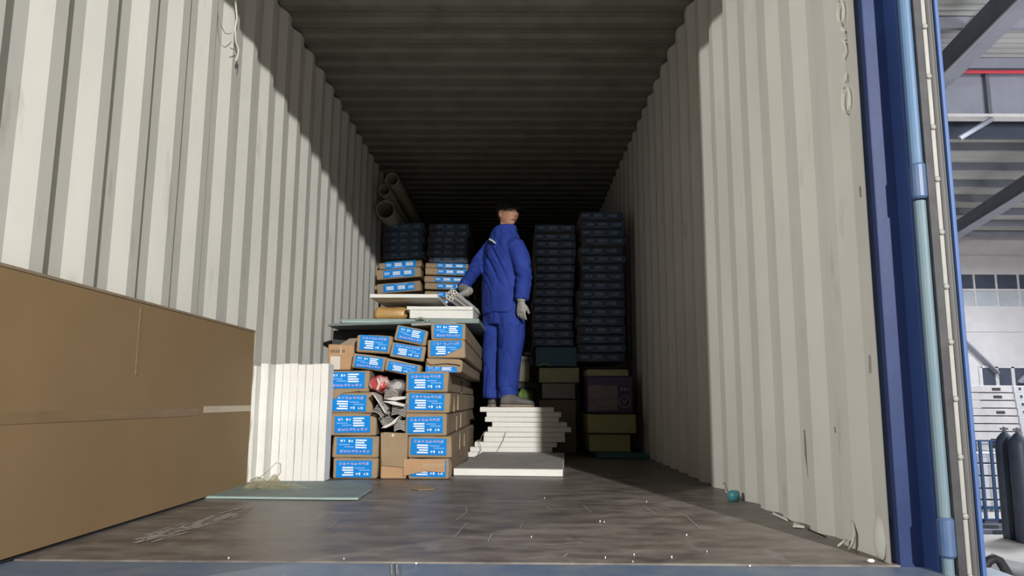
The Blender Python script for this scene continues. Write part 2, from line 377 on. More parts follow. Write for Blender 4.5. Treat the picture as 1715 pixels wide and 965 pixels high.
for k in range(8):
    st = []
    for j in range(6):
        if GR.random() < .55: y = GR.choice([.05, .35, .65, .9]); st.append((GR.choice([0, .1, .3]), y, GR.choice([.7, .9, 1]), y+.13))
        else: x = GR.choice([.05, .42, .8]); st.append((x, GR.choice([0, .2]), x+.14, GR.choice([.7, 1])))
    st.append((.1, .45, .9, .58)); GLY.append(st)
def label_meshes(w, h, flip=False, dim=False, strip=False, cutc=0):
    """front-facing (-Y) label plate and its print; centred, plate 0.6 mm thick"""
    pl = MB(); poly = [(-w/2, -h/2), (w/2, -h/2), (w/2, h/2), (-w/2, h/2)]
    if cutc: poly = [(-w/2, -h/2), (w/2-w*.55, -h/2), (w/2, -h/2+h*cutc), (w/2, h/2), (-w/2, h/2)]
    n = len(poly); pl.add([(x, 0, z) for x, z in poly]+[(x, -.0007, z) for x, z in poly], [tuple(range(n, 2*n)), tuple(range(n-1, -1, -1))]+[(i, (i+1) % n, n+(i+1) % n, n+i) for i in range(n)])
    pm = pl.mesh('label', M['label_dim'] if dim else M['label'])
    b = MB(); sgn = -1 if flip else 1
    def rect(x0, y0, x1, y1, m, tilt=0):
        b.cur = m; X0, X1 = (x0-.5)*w*sgn, (x1-.5)*w*sgn; Z0, Z1 = (y0-.5)*h*sgn, (y1-.5)*h*sgn
        if cutc and min(Z0, Z1)/h+.5 < (max(X0, X1)/w+.5-.45)/.55*cutc: return
        X0, X1 = min(X0, X1), max(X0, X1); Z0, Z1 = min(Z0, Z1), max(Z0, Z1)
        b.add([(X0, -.0013, Z0), (X1, -.0013, Z0), (X1, -.0013, Z1), (X0, -.0013, Z1), (X0, -.0006, Z0), (X1, -.0006, Z0), (X1, -.0006, Z1), (X0, -.0006, Z1)], [(0, 1, 2, 3), (4, 7, 6, 5), (0, 4, 5, 1), (1, 5, 6, 2), (2, 6, 7, 3), (3, 7, 4, 0)])
    if strip:
        for x in (.30, .66):
            for j in range(3): rect(x+.01*(j % 2), .30+j*.17, x+.24, .30+j*.17+.12, 0)
        for k in range(7): rect(.22+k*.06, .05, .26+k*.06, .17, 2)
        rect(.03, .35, .2, .75, 2)
    else:
        for k in range(8):
            x = .07+k*.107
            for (a, c, d, e) in GLY[k]: rect(x+a*.085, .73+c*.16, x+d*.085, .73+e*.16, 1)
        for j in range(4): rect(.17+(.06 if j == 1 else 0), .10+j*.145, .48, .10+j*.145+.085, 0)
        r = random.Random(5)
        for row, (xa, xb) in enumerate(((.53, .80), (.64, .94))):
            x = xa
            while x < xb: dx = r.uniform(.012, .026); rect(x, .52-row*.13, min(x+dx, xb), .52-row*.13+.065, 2); x += dx+.008
        for (a, c, d, e) in [(.56, .15, .59, .26), (.60, .20, .625, .23), (.635, .13, .675, .28), (.78, .14, .80, .26), (.80, .14, .83, .17), (.85, .15, .875, .28), (.88, .13, .90, .2), (.86, .2, .905, .24)]: rect(a, c, d, e, 0)
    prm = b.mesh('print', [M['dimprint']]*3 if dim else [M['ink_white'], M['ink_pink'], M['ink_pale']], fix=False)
    return pm, prm
def put_label(parent, lm, x, y, z, ang=0):
    l = link('label', lm[0], parent, (x, y, z), (0, ang, 0)); link('print', lm[1], l); return l
LBL = {(f, c): label_meshes(.192, .088, f, cutc=c) for f in (0, 1) for c in (0, .55)}
def carton(x0, y0, x1, y1, Yf, depth, label, ang=0, flip=0, lab=True, cutc=0, seed=0, group='blue-labelled cartons in the front stack', name='labelled_carton', lw=1, amp=.0055, lx=0, zb=None, **kw):
    a = at(x0, (y0+y1)/2, Yf); b = at(x1, (y0+y1)/2, Yf); t = at((x0+x1)/2, y0, Yf); bo = at((x0+x1)/2, y1, Yf)
    w = b.x-a.x; h = t.z-bo.z
    if ang:
        ca, sa = math.cos(ang), abs(math.sin(ang)); W, Hh = w, h
        w = (W*ca-Hh*sa)/(ca*ca-sa*sa); h = (Hh*ca-W*sa)/(ca*ca-sa*sa)
    cz = (t.z+bo.z)/2; cx = (a.x+b.x)/2
    if zb is not None: h = cz+h/2-zb; cz = zb+h/2
    o = empty(name, (cx, Yf, cz), None, (0, ang, 0))
    tag(o, label, 'carton', group)
    link('body', carton_mesh('carton_body', w, depth, h, seed, amp, mats=[M['card_light' if name == 'plain_carton' else 'card'], M['card2']], **kw), o, (0, 0, -h/2))
    if lab:
        l = put_label(o, LBL[(flip, cutc)], lx, -.0045, .002+.004*math.sin(seed*2.1), .02*math.sin(seed*3.7))
        l.scale = (min(1.0, (w-.03)/.192)*lw, 1, min(1, (h-.018)/.088))
    return o, w, h
FY = 4.10
G1 = 'blue-labelled long cartons of the front stack'
LC = 'in the left column'
RC = 'in the right column'
deep = 2.85
specs = [
 (547, 621, 618, 656.5, .0, 1, 'blue-labelled carton with a torn lower flap, topmost '+LC, 0, -.003),
 (547, 657, 624, 692, .0, 0, 'second blue-labelled carton from the top '+LC, 0, 0),
 (553, 693, 630, 730, .0, 1, 'blue-labelled carton shifted right, third from the top '+LC, 0, -.003),
 (557, 731, 634, 767, .0, 1, 'fourth blue-labelled carton from the top '+LC, 0, 0),
 (557, 768, 632, 803.5, .0, 0, 'bottom blue-labelled carton on the floor '+LC, 0, 0),
 (679, 623, 751, 657, .0, 0, 'topmost squarely faced blue-labelled carton '+RC, 0, 0),
 (679, 658, 753, 692, .0, 0, 'second blue-labelled carton from the top with curled label corners '+RC, 0, 0),
 (678, 693, 749, 730, .0, 0, 'third blue-labelled carton from the top '+RC, 0, 0),
 (683, 731, 756, 767, .0, 0, 'fourth blue-labelled carton from the top '+RC, 0, 0),
]
cobj = []
for i, (x0, y0, x1, y1, an, fp, lb, cc, la) in enumerate(specs):
    la = la or -.004
    zb = None
    dd = deep-.1*(i % 3)
    if i < 5: dd = 2.7
    o, w_, h_ = carton(x0, y0, x1, y1, FY, dd, lb, an, fp, cutc=cc, seed=i+1, group=G1, lx=la, zb=.002 if i == 4 else None)
    if i >= 5: # tape strips hanging on the long side
        pts = [(w_/2+.002, .12+.3*(i % 3), h_*.35), (w_/2+.004, .14+.3*(i % 3), -h_*.42)]
        MB().box((w_/2-.001, .25+.35*(i % 3), -h_*.46), (w_/2+.005, .28+.35*(i % 3), h_*.3)).obj('side_tape', M['tape'], o)
        MB().box((w_/2-.001, .55+.4*(i % 2), -h_*.4), (w_/2+.0045, .56+.4*(i % 2), h_*.4)).obj('side_tape', M['paletape'], o)
    cobj.append(o)
def flap(parent, poly, y, t=.003, m='card', nm='torn_flap', bend=0):
    n = len(poly)
    b = MB().add([(x, y-bend*(k % 3), z) for k, (x, z) in enumerate(poly)]+[(x, y+t-bend*(k % 3), z) for k, (x, z) in enumerate(poly)], [tuple(range(n)), tuple(range(2*n-1, n-1, -1))]+[(i, n+i, n+(i+1) % n, (i+1) % n) for i in range(n)])
    return b.obj(nm, M[m], parent)
flap(cobj[0], [(-.115, -.055), (-.095, -.075), (-.072, -.098), (-.05, -.083), (-.02, -.064), (.07, -.052), (.07, -.046), (-.115, -.048)], -.012)
# bottom carton of the right column: torn, label half covered
o, w_, h_ = carton(683, 768, 752, 803.5, FY, deep, 'bottom carton with a torn flap hiding half its blue label '+RC, 0, 0, seed=12, group=G1, amp=.006, zb=.002)
flap(o, [(-w_/2-.022, h_/2-.004), (w_/2-.02, h_/2-.004), (w_/2-.022, -.018), (-.02, -.012), (-w_/2-.022, -.038)], -.014, m='card_light')
MB().box((-.03, -.0145, .012), (.07, -.0125, .015)).box((-.03, -.0145, .022), (.09, -.0125, .026)).box((-.025, -.0145, .002), (.03, -.0125, .004)).obj('printed_lines', M['paletape'], o)
MB().tube([(w_/2, -.004, .05), (w_/2+.012, -.012, .02), (w_/2+.004, -.01, -.03), (w_/2+.016, -.006, -.05)], .004, 6, flat=.4).obj('loose_tape', M['paletape'], o)
# plain upright carton in the middle
o, w_, h_ = carton(637, 725, 682, 803.5, FY, 1.6, 'plain brown narrow carton standing upright between the two columns', 0, 0, lab=False, seed=20, group=None, name='plain_carton', amp=.009, zb=.002)
flap(o, [(-w_/2, h_/2+.004), (w_/2+.002, h_/2-.002), (w_/2+.002, -.01), (w_/2-.02, -.03), (w_/2-.012, -.06), (-w_/2+.012, -.05), (-w_/2+.004, .02)], -.010)
MB().box((-.012, -.0125, h_/2-.02), (.0, -.0105, h_/2-.006)).obj('white_speck', M['paper'], o)
# loose upper cartons
up = [
 (597, 560, 657, 593, 4.2, .055, 0, 0, 'slightly tilted carton with scuffed label, upper left of the loose cartons', 31, .85),
 (588, 591, 648, 623, 4.16, .13, 1, 0, 'tilted carton below the upper left one, resting on the left column', 32, .85),
 (659, 544, 718, 580, 4.2, .19, 1, 0, 'steeply tilted carton, topmost of the middle three loose cartons', 33, .75),
 (652, 573, 713, 606, 4.16, .15, 0, 0, 'tilted carton, second of the middle three loose cartons', 34, .85),
 (643, 600, 706, 632, 4.13, .19, 0, 0, 'tilted carton just above the plastic bags, lowest of three', 35, .85),
 (722, 542, 780, 570, 4.12, 0, 1, 0, 'topmost carton at the right end with exposed long side', 36, 2.85),
 (716, 570, 779, 600, 4.11, 0, 0, .55, 'carton with a cut label corner, second at the right end', 37, 2.9),
]
for x0, y0, x1, y1, Yf, an, fp, cc, lb, sd, dp in up:
    carton(x0, y0, x1, y1, Yf, dp, lb, an, fp, cutc=cc, seed=sd, group='loose blue-labelled cartons on top of the front stack', amp=.006, lw=.97)
o, w_, h_ = carton(712, 601, 773, 624, 4.13, 2.8, 'crushed open carton under the cut-label carton, blue label inside', 0, 0, lab=False, seed=40, group=None, name='crushed_carton', amp=.012)
put = put_label(o, LBL[(1, 0)], -.01, -.012, -.022, .0); put.scale = (.9, 1, .34)
flap(o, [(-w_/2+.01, h_/2), (w_/2-.01, h_/2-.004), (w_/2, .0), (w_/2-.02, .006), (.02, .012), (-.06, .004), (-w_/2+.015, .012)], -.022)
# plain carton with a white paper at far left
o, w_, h_ = carton(549, 577, 592, 620, 4.22, .9, 'plain brown carton with a white paper slip beside the left wall', 0, 0, lab=False, seed=41, group=None, name='plain_carton', amp=.005)
MB().box((-.055, -.008, -.07), (-.0, -.006, .004)).obj('paper_slip', M['paper'], o)
b = MB()
for k in range(6): b.box((-.055+k*.014, -.0075, .028), (-.046+k*.014, -.0065, .042))
b.obj('print', M['brown_print'], o)
MB().box((-.004, -.008, .01), (.006, -.0055, .066)).obj('tape_strip', M['paletape'], o)
# dark open flap behind it
o = empty('cardboard_flap', at(585, 583, 4.3)); tag(o, 'dark bent cardboard flap behind the paper-slip carton', 'cardboard')
MB().add([(-.07, 0, .01), (.0, 0, .055), (.06, .02, .06), (.05, .0, -.06), (-.01, 0, -.03), (-.07, .004, .01), (.0, .004, .055), (.06, .024, .06), (.05, .004, -.06), (-.01, .004, -.03)], [(0, 4, 3, 2, 1), (5, 6, 7, 8, 9)]+[(i, (i+1) % 5, 5+(i+1) % 5, 5+i) for i in range(5)]).obj('flap', M['card2'], o)

# ---- white profile bundles and bags in the gap of the middle column
def profile_bundle(px, py, Yf, ang, n, w, h, label, length=1.3, plate=False, m='pvc'):
    o = empty('profile_bundle', at(px, py, Yf), None, (0, ang, 0)); tag(o, label, 'plastic profiles', 'bundles of white plastic profiles between the columns')
    me = MB(); t = .0022; N = 6
    prof = [((k/N-.5)*w, .010*math.sin(k/N*math.pi)-.004) for k in range(N+1)]
    vs = [(x, 0, z) for x, z in prof]+[(x, 0, z+t) for x, z in prof]; q = len(vs)
    vs += [(x, length, z) for x, _, z in vs]
    fs = []
    for k in range(N):
        a, c = k, k+N+1
        fs += [(a, a+1, c+1, c), (q+a, q+c, q+c+1, q+a+1), (a, q+a, q+a+1, a+1), (c, c+1, q+c+1, q+c)]
    fs += [(0, N+1, q+N+1, q), (N, q+N, q+2*N+1, 2*N+1)]
    me = me.add(vs, fs).mesh('profile', M[m])
    for k in range(n): link('profile', me, o, (.002*(k % 2), .004*((k*7) % 3), -h/2+h*k/(n-1) if n > 1 else 0))
    MB().box((-w/2-.003, 0, -h/2-.006), (-w/2-.0005, length, h/2+.008)).box((w/2+.0005, 0, -h/2-.006), (w/2+.003, length, h/2+.008)).obj('side_web', M['pvc_dark'], o)
    return o
profile_bundle(637, 687, 4.02, .60, 7, .055, .055, 'fanned white profile bundle at the left, tilted down right')
profile_bundle(646, 704, 4.06, -.55, 7, .05, .05, 'tilted white profile bundle lower left, above the upright carton')
profile_bundle(655, 662, 4.08, .15, 7, .065, .045, 'grey film-covered profile bundle in the upper middle')
profile_bundle(668, 687, 4.05, .12, 8, .066, .055, 'upright white profile bundle at the right against the right column')
profile_bundle(669, 714, 4.08, -.03, 8, .052, .045, 'small white profile bundle lowest at the right')
def plate(pts, label, Yf=4.0, m='pvc', depth=1.0):
    P = [at(x, y, Yf) for x, y in pts]; c = P[0]
    o = empty('corner_strip', c); tag(o, label, 'plastic strip', 'white corner strips between the columns')
    n = len(P); vs = [tuple(p-c) for p in P]+[tuple(p-c+Vector((.0, depth, 0))) for p in P]
    MB().add(vs, [tuple(range(n)), tuple(range(2*n-1, n-1, -1))]+[(i, n+i, n+(i+1) % n, (i+1) % n) for i in range(n)]).obj('strip', M[m], o)
plate([(622, 657), (629, 664), (648, 694), (644, 691), (632, 672)], 'long white strip slanting down from the red bag', 3.99)
plate([(645, 669), (660, 665), (679, 664), (678, 668), (662, 671)], 'flat white strip lying above the right bundle', 4.0)
plate([(641, 672), (660, 672), (679, 679), (676, 681), (658, 678)], 'flat pale strip touching the right bundle', 4.01)
plate([(638, 717), (655, 708), (669, 696), (661, 709), (646, 717)], 'white strip slanting up right over the lower bundle', 3.99)
def blob(name, c, r, m, label, cat, seed=0, amp=.25, n=22, flatb=None, parent=None):
    b = MB().ball((0, 0, 0), 1, n); vs = []
    for v in b.v:
        p = Vector(v); k = 1+amp*noise.noise(p*1.6+Vector((seed*5, 0, 0)))+amp*.35*noise.noise(p*5+Vector((seed, 3, 0)))
        q = Vector((p.x*r[0]*k, p.y*r[1]*k, p.z*r[2]*k))
        for a in range(3): q[a] = math.copysign(min(abs(q[a]), r[a]*1.0), q[a])
        vs.append(tuple(q))
    b.v = vs; me = b.mesh(name, m, smooth=True)
    o = link(name, me, parent, c)
    if label: tag(o, label, cat)
    return o
o = blob('plastic_bag', at(637, 644, 4.14), (.052, .09, .05), M['film_red'], 'crumpled red and clear plastic bag between the column tops', 'plastic bag', 2, .35)
MB().tube([(-.0, -.088, -.03), (.01, -.094, .0), (.0, -.09, .03)], .006, 6).obj('film_fold', M['paper'], o)
o = blob('clear_bag', at(664, 648, 4.16), (.055, .09, .045), M['film'], 'clear plastic bag of parts beside the red bag', 'plastic bag', 5, .3)
MB().tube([(.018, -.06, .008), (.018, .06, .008)], .02, 14).obj('roll', M['pvc'], o, smooth=False)
MB().ball((-.02, 0, 0), (.03, .05, .025), 10).obj('parts', M['pvc_dark'], o, smooth=True)
# tape tails on carton edges
for (px, py, sd) in ((762, 660, 1), (758, 745, 2), (741, 668, 3)):
    p = at(px, py, 4.08)

# ================================================================ FOAM (upright stack by the big box)
G2 = 'white foam boards standing on edge beside the big box'
xs0 = -1.178; wb = .0405
for k in range(9):
    Yf = 3.80 if k == 0 else 3.86 if k == 1 else 3.965-.004*((k*5) % 3)
    x = xs0+k*wb; dep = 1.0 if x+wb < -.90 else .115
    nm = ['leftmost', 'second', 'third', 'fourth', 'fifth', 'sixth', 'seventh', 'eighth', 'rightmost'][k]
    lb = f"{nm} white foam board from the left, standing on edge beside the big box"
    hh = .608-.002*((k*3) % 4)+(.0 if k else -.02)
    me = carton_mesh('foam_board', wb-.0015, dep, hh, k+50, .0016, nx=2, nz=8, ny=2, mats=[M['eps']], bev=.002)
    o = link('foam_board', me, None, (x+wb/2, Yf, .001), (0, .0, 0)); o.rotation_euler = (0, (.0 if k > 1 else -.004), 0)
    tag(o, lb, 'foam board', G2)
# ---- big cardboard box, left
o = empty('large_flat_carton', (-1.129, 3.72, .0)); tag(o, 'huge flat brown cardboard carton leaning along the left wall', 'carton')
bx = MB(); n1, n2 = 30, 10
def bigpt(side, i, j):
    y = -2.35+2.35*i/n1; z = .012+.742*j/n2 + .006*noise.noise(Vector((y*2, 0, 1)))*(j == n2)
    wv = .001*noise.noise(Vector((y*2.5, z*3, 8)))
    return ((-.0485+.0*wv if side else wv+.0), y, z)
vs = [bigpt(s, i, j) for s in (0, 1) for i in range(n1+1) for j in range(n2+1)]; q = (n1+1)*(n2+1); fs = []
for i in range(n1):
    for j in range(n2):
        k = i*(n2+1)+j; fs.append((k, k+n2+1, k+n2+2, k+1)); fs.append((q+k, q+k+1, q+k+n2+2, q+k+n2+1))
    k = i*(n2+1); fs.append((k, q+k, q+k+n2+1, k+n2+1)); k += n2; fs.append((k, k+n2+1, q+k+n2+1, q+k))
for j in range(n2): fs.append((j, j+1, q+j+1, q+j)); k = n1*(n2+1)+j; fs.append((k, q+k, q+k+1, k+1))
bx.add(vs, fs).obj('body', M['bigcard'], o)
MB().box((-.002, -2.35, .352), (.0018, -.62, .383)).obj('tape_strip', M['tape_faint'], o)
MB().box((-.002, -.56, .362), (.0022, -.004, .39)).obj('tape_strip', M['paletape'], o)
MB().box((-.002, -1.15, .50), (.0018, -1.13, .735)).obj('dark_stain', M['tape_faint'], o)
MB().box((-.0485, -2.35, .751), (.0035, -.0, .7605)).obj('top_fold', M['card2'], o, bevel=.002)
MB().box((-.04, -2.2, .0), (-.01, -.1, .013)).obj('gap_shade_strip', M['rubber'], o)  # black strip standing in for the shaded gap under the carton
zz = [0, .07, .15, .22, .3, .38, .46, .55, .63, .70, .75]
b = MB(); vs = []
for i, z in enumerate(zz): vs += [(.006+.006*math.sin(i*2.1), -.012+.006*math.cos(i*1.7), z+.01), (-.045, .009+.005*math.sin(i), z+.01)]
b.add(vs, [(2*i, 2*i+1, 2*i+3, 2*i+2) for i in range(len(zz)-1)]); b.obj('end_film', M['film_yellow'], o, smooth=True)
# crumpled film and strap loop at its foot
r = random.Random(4)
p = at(452, 797, 3.60); p.z = 0
o = empty('plastic_wrap', p); tag(o, 'crumpled yellowish plastic wrap lying at the foot of the foam boards', 'plastic wrap')
vs = []; fs = []; nx, ny = 16, 8
for j in range(ny+1):
    for i in range(nx+1):
        x = -.10+.30*i/nx; y = -.09+.17*j/ny
        e = max(0, 1-(abs(x+.02)/.16)**2)*max(0, 1-abs(y)/.1)
        vs.append((x, y+.02*noise.noise(Vector((x*20, y*20, 2))), .006+.075*e*(.6+.8*noise.noise(Vector((x*22, y*22, 0))))+.012*abs(noise.noise(Vector((x*50, y*50, 4))))))
for j in range(ny):
    for i in range(nx): k = j*(nx+1)+i; fs.append((k, k+1, k+nx+2, k+nx+1))
MB().add(vs, fs).obj('film_heap', M['film_yellow'], o)
MB().tube([(-.055, 0, .05), (-.01, -.005, .085), (.03, -.01, .125), (.05, -.01, .12), (.052, -.01, .08), (.03, -.01, .05), (.02, -.01, .03)], .0035, 6, flat=.6).obj('strap_loop', M['film_yellow'], o, smooth=True)
MB().tube([(.06, -.03, .012), (.10, -.05, .02), (.14, -.045, .01), (.17, -.03, .016), (.2, -.035, .01)], .006, 6, flat=.6).obj('twisted_end', M['string'], o, smooth=True)
# green board on the floor
def zf(px, py, z=0.):
    d = FW + RT*((px-857.5)/FPX) - UP*((py-482.5)/FPX); return CP + d*((z-CP.z)/d.z)
def slab(name, pts, z, t, m, label, cat, group=None, me_edge=None, parent=None):
    P = [Vector(p) for p in pts]; c = sum(P, Vector())/len(P)
    poly = [(q.x-c.x, q.y-c.y) for q in P]
    o = link(name, MB().prism(poly, 0, t).mesh(name, [m]+([me_edge] if me_edge else []), bevel=min(.003, t*.2), seg=1), parent, (c.x, c.y, z))
    if me_edge:
        for p in o.data.polygons:
            if abs(p.normal.z) < .5: p.material_index = 1
    if label: tag(o, label, cat, group)
    return o
slab('green_board', [zf(338, 836), zf(560, 838.5), zf(600, 838.5), zf(606, 833), zf(622, 823), zf(624, 818), zf(600, 810), zf(400, 810)], .001, .012, M['glass_green'], 'thin grey-green board lying on the floor before the foam boards', 'board', me_edge=M['glass_edge'])
# cardboard scrap
o = slab('cardboard_scrap', [zf(688, 820), zf(700, 822), zf(727, 821), zf(727, 817), zf(712, 817), zf(700, 812), zf(692, 814)], .001, .004, M['card'], 'small torn cardboard scrap on the floor before the right column', 'cardboard')

# ================================================================ FOAM PILE under the man
G3 = 'white foam boards piled under the man'
base = [zf(760, 798), zf(941, 798), zf(945, 768), zf(800, 766)]
t = .042
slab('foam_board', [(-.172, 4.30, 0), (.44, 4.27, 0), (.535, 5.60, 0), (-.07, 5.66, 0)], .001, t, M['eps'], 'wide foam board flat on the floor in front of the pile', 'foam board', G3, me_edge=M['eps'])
base_o = [o for o in COL.objects if o.get('label', '').startswith('wide foam board flat')][0]; base_o.data.materials[0] = M['eps_grey_shaded']  # board top darkened in colour for the grazing light it gets
rows = [(804, 928, 682), (815, 940, 690), (812, 936, 699), (824, 950, 708.5), (817, 957, 716.5), (810, 946, 727), (810, 947, 737), (795, 933, 746), (787, 925, 755), (784, 920, 764)]
n = len(rows); PY = 5.68; zt = at(860, 682, PY).z; nm = ['topmost', 'second', 'third', 'fourth', 'fifth', 'sixth', 'seventh', 'eighth', 'ninth', 'lowest']
lo = .003; th = (zt-lo)/n
for k, (xa, xb, py) in enumerate(rows):
    z = lo+(n-1-k)*th; yo = PY+(0.0, .01, 0, .012, -.006, .004, 0, .006, -.006, -.002)[k]
    a = at(xa, py, yo); b = at(xb, py, yo); w_ = b.x-a.x
    me = carton_mesh('foam_board', w_, .415, th-.0012, k+70, .0022, nx=6, nz=1, ny=4, mats=[M['eps']], bev=.003)
    o = link('foam_board', me, None, ((a.x+b.x)/2, yo, z), (0, 0, .01*math.sin(k*2.3)))
    lb = ('topmost foam board, carrying the man' if k == 0 else 'lowest foam board of the pile behind the wide floor board' if k == n-1 else f'{nm[k]} foam board from the top of the pile under the man')
    tag(o, lb, 'foam board', G3)
o = empty('loose_string', at(812, 735, 5.62)); tag(o, 'thin dark string hanging down the front of the foam pile', 'string')
q = at(812, 735, 5.62)
MB().tube([at(x, y, 5.655)-q for x, y in ((847, 723), (846, 728), (842, 739), (836, 750), (832, 757))], .002, 5).obj('string_end', M['string'], o)
MB().tube([at(x, y, 5.64)-q for x, y in ((815, 722), (808, 728), (803, 740), (806, 752), (800, 764))], .0022, 5).obj('string_end', M['string'], o)

# ================================================================ UPPER LEFT: green sheets, foam boards, package
G4 = 'green glazed sheets lying on the front stack'
zg = .905
sup = link('hollow_shade_block', carton_mesh('hollow_shade_block', .66, 1.6, zg-.592, 3, .004, mats=[M['rubber']], bev=.006), None, (-.78, 5.22, .590)); tag(sup, 'added black block giving the shade of the hollow under the green sheets', 'bale')  # support made black so the hollow looks shaded
slab('green_sheet', [(-1.08, 4.95, 0), (-.42, 4.75, 0), (-.20, 5.0, 0), (-.16, 7.0, 0), (-1.1, 7.0, 0)], zg, .016, M['glass_green'], 'lowest wide green sheet with its corner toward the left wall', 'sheet', G4, M['glass_green'])
slab('green_sheet', [(-.98, 4.92, 0), (-.52, 4.92, 0), (-.50, 6.8, 0), (-1.02, 6.8, 0)], zg+.018, .020, M['glass_green'], 'pale-edged green sheet second from the bottom', 'sheet', G4, M['glass_edge'])
slab('green_sheet', [(-1.02, 5.05, 0), (-.42, 5.02, 0), (-.38, 6.8, 0), (-1.06, 6.8, 0)], zg+.039, .020, M['glass_green'], 'upper green sheet right under the amber package', 'sheet', G4, M['glass_edge'])
slab('green_sheet', [(-.47, 5.30, 0), (-.09, 5.32, 0), (-.05, 6.7, 0), (-.35, 6.7, 0)], zg+.0605, .034, M['glass_green'], 'short dark green slab under the two foam boards', 'sheet', G4)
o = empty('cable_coil', at(703, 536, 4.98)); tag(o, 'small grey rolled edge strip at the end of the green sheets', 'strip')
MB().tube([(-.03, 0, -.006), (-.012, 0, .008), (.01, 0, .012), (.03, 0, .004), (.042, .0, -.012)], .008, 8).obj('roll', M['string'], o, smooth=True)
def board(px0, py0, px1, py1, Yf, dep, label, group, name='foam_board', m='eps', cat='foam board', seed=1, rz=0, zb=None, rx=0, mats=None, shear=0):
    a = at(px0, py0, Yf); b = at(px1, py1, Yf)
    zz = b.z if zb is None else zb; h = a.z-zz
    o = link(name, carton_mesh(name, b.x-a.x, dep, h, seed, .0025, nx=5, nz=2, ny=3, mats=mats or [M[m]], bev=.003), None, ((a.x+b.x)/2, Yf, zz), (rx, 0, rz)); tag(o, label, cat, group); return o
G5 = 'white foam boards on the green sheets'
zB = zg+.096
e = board(686, 519.5, 792, 533, 5.33, 1.1, 'thicker lower foam board at the man’s left hand'.replace('’', "'"), G5, seed=81, zb=zB)
board(681, 513, 791.5, 519.5, 5.33, 1.1, 'thin foam board lying on the thicker one by the hand', G5, seed=82)
wt = board(619, 492.5, 733, 499, 5.28, .8, 'wide foam board overhanging the amber package', G5, seed=83, rz=-.03)
o = link('amber_package', carton_mesh('amber_package', .255, .5, .095, 5, .016, nx=7, nz=5, ny=6, mats=[M['amber']], bev=.028, bulge=.012), None, (at(654, 518, 5.45).x, 5.42, zg+.0915)); tag(o, 'crinkled amber parcel tape package under the wide foam board', 'package')
for p_ in o.data.polygons: p_.use_smooth = True
slab('brown_slab', [(-.90, 5.30, 0), (-.62, 5.30, 0), (-.60, 5.9, 0), (-.92, 5.9, 0)], zg+.060, .030, M['card'], 'flat brown carton beneath the amber package', 'carton')
# grey bars on the top right carton
slab('grey_strip', [(-.42, 4.22, 0), (-.16, 4.14, 0), (-.14, 4.3, 0), (-.4, 4.4, 0)], .838, .012, M['eps_grey_shaded'], 'flat grey strip on top of the right end carton', 'strip')

# ================================================================ FLAT CARTONS by the far left
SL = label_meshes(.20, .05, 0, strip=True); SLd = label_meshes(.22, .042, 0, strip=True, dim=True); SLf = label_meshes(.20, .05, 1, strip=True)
def make_flat(w, d, h, seed, x, y, z, label, group, lm=SL, lx=0, roll=0, rx=0, cat='carton', lscale=(1, 1, 1), m=('card', 'card2'), amp=.005):
    jr = random.Random(seed); x += jr.uniform(-.009, .009); y += jr.uniform(0, .03); lx += jr.uniform(-.012, .012); w *= jr.uniform(.97, 1.01)
    o = empty('flat_carton', (x, y, z), None, (rx, roll, 0)); tag(o, label, cat, group)
    link('body', carton_mesh('flat_carton_body', w, d, h, seed, amp, nx=5, nz=2, ny=3, mats=[M[m[0]], M[m[1]]], bev=.007), o)
    l = put_label(o, lm, lx, -.005, h/2, 0); l.scale = lscale; return o
ordn = ['topmost', 'second', 'third', 'fourth', 'fifth', 'sixth', 'seventh', 'eighth', 'ninth', 'tenth', 'eleventh', 'twelfth', 'thirteenth', 'fourteenth', 'fifteenth', 'sixteenth', 'seventeenth', 'eighteenth']
Y7 = 7.1
def span(x0, x1, y, Yf): a = at(x0, y, Yf); b = at(x1, y, Yf); return (a.x+b.x)/2, b.x-a.x, a.z
GL = 'flat blue-labelled cartons in the far left stack'
# hidden supports
def support(x, w, y, d, z0, z1, label, m='card2'):
    o = link('large_carton', carton_mesh('large_carton', w, d, z1-z0, 3, .006, mats=[M[m]], bev=.006), None, (x, y, z0)); tag(o, label, 'carton'); return o
# lit rows left column (top to bottom): (y0, y1, x0, x1)
LR = [(435, 448, 636, 708, .12), (447, 467, 632, 708, .12), (470, 490, 632, 706, .10)]
for k, (y0, y1, x0, x1, rl) in enumerate(LR):
    cx, w_, zt_ = span(x0, x1, y0, Y7-.05*(k > 0)); zb_ = at(670, y1, Y7).z
    make_flat(w_, .8, (zt_-zb_)-.012, 90+k, cx, Y7-.06*(k > 0), zb_-.004, ['lit flat carton partly behind the row below, upper of three', 'lit flat carton with rounded ends, middle of three', 'lit flat carton just above the wide foam board'][k], 'lit flat cartons in the far left stack', SLf if k == 2 else SL, .0, -.085, lscale=(1.5, 1, 1.45))
cxl, wl, zl = span(634, 708, 490, Y7)
support(cxl, wl-.04, Y7+.02, .75, .004, at(670, 492, Y7).z-.03, 'large plain carton carrying the tilted flat cartons at the left')
for k, (zb0) in enumerate((476, 494)): pass
LRR = [(440, 449), (449.5, 461), (462, 473), (473.5, 485), (487, 499), (500, 513)]
for k, (y0, y1) in enumerate(LRR):
    x0 = 713-.9*k*1.2; cx, w_, zt_ = span(x0, 786, y0, Y7); zb_ = at(745, y1, Y7).z
    make_flat(w_, .8, zt_-zb_-.003, 100+k, cx, Y7-.01*(k % 2), zb_, f"{ordn[k]} lit flat carton from the top, left of the man's sleeve", 'lit flat cartons beside the man', SL, .035, 0.025, lscale=(1.4, 1, .95))
cx, w_, zt_ = span(708, 786, 514, Y7); support(cx, w_-.02, Y7+.01, .75, .004, zt_-.004, 'large plain carton under the flat cartons beside the man')
ZD = at(745, 440, Y7).z
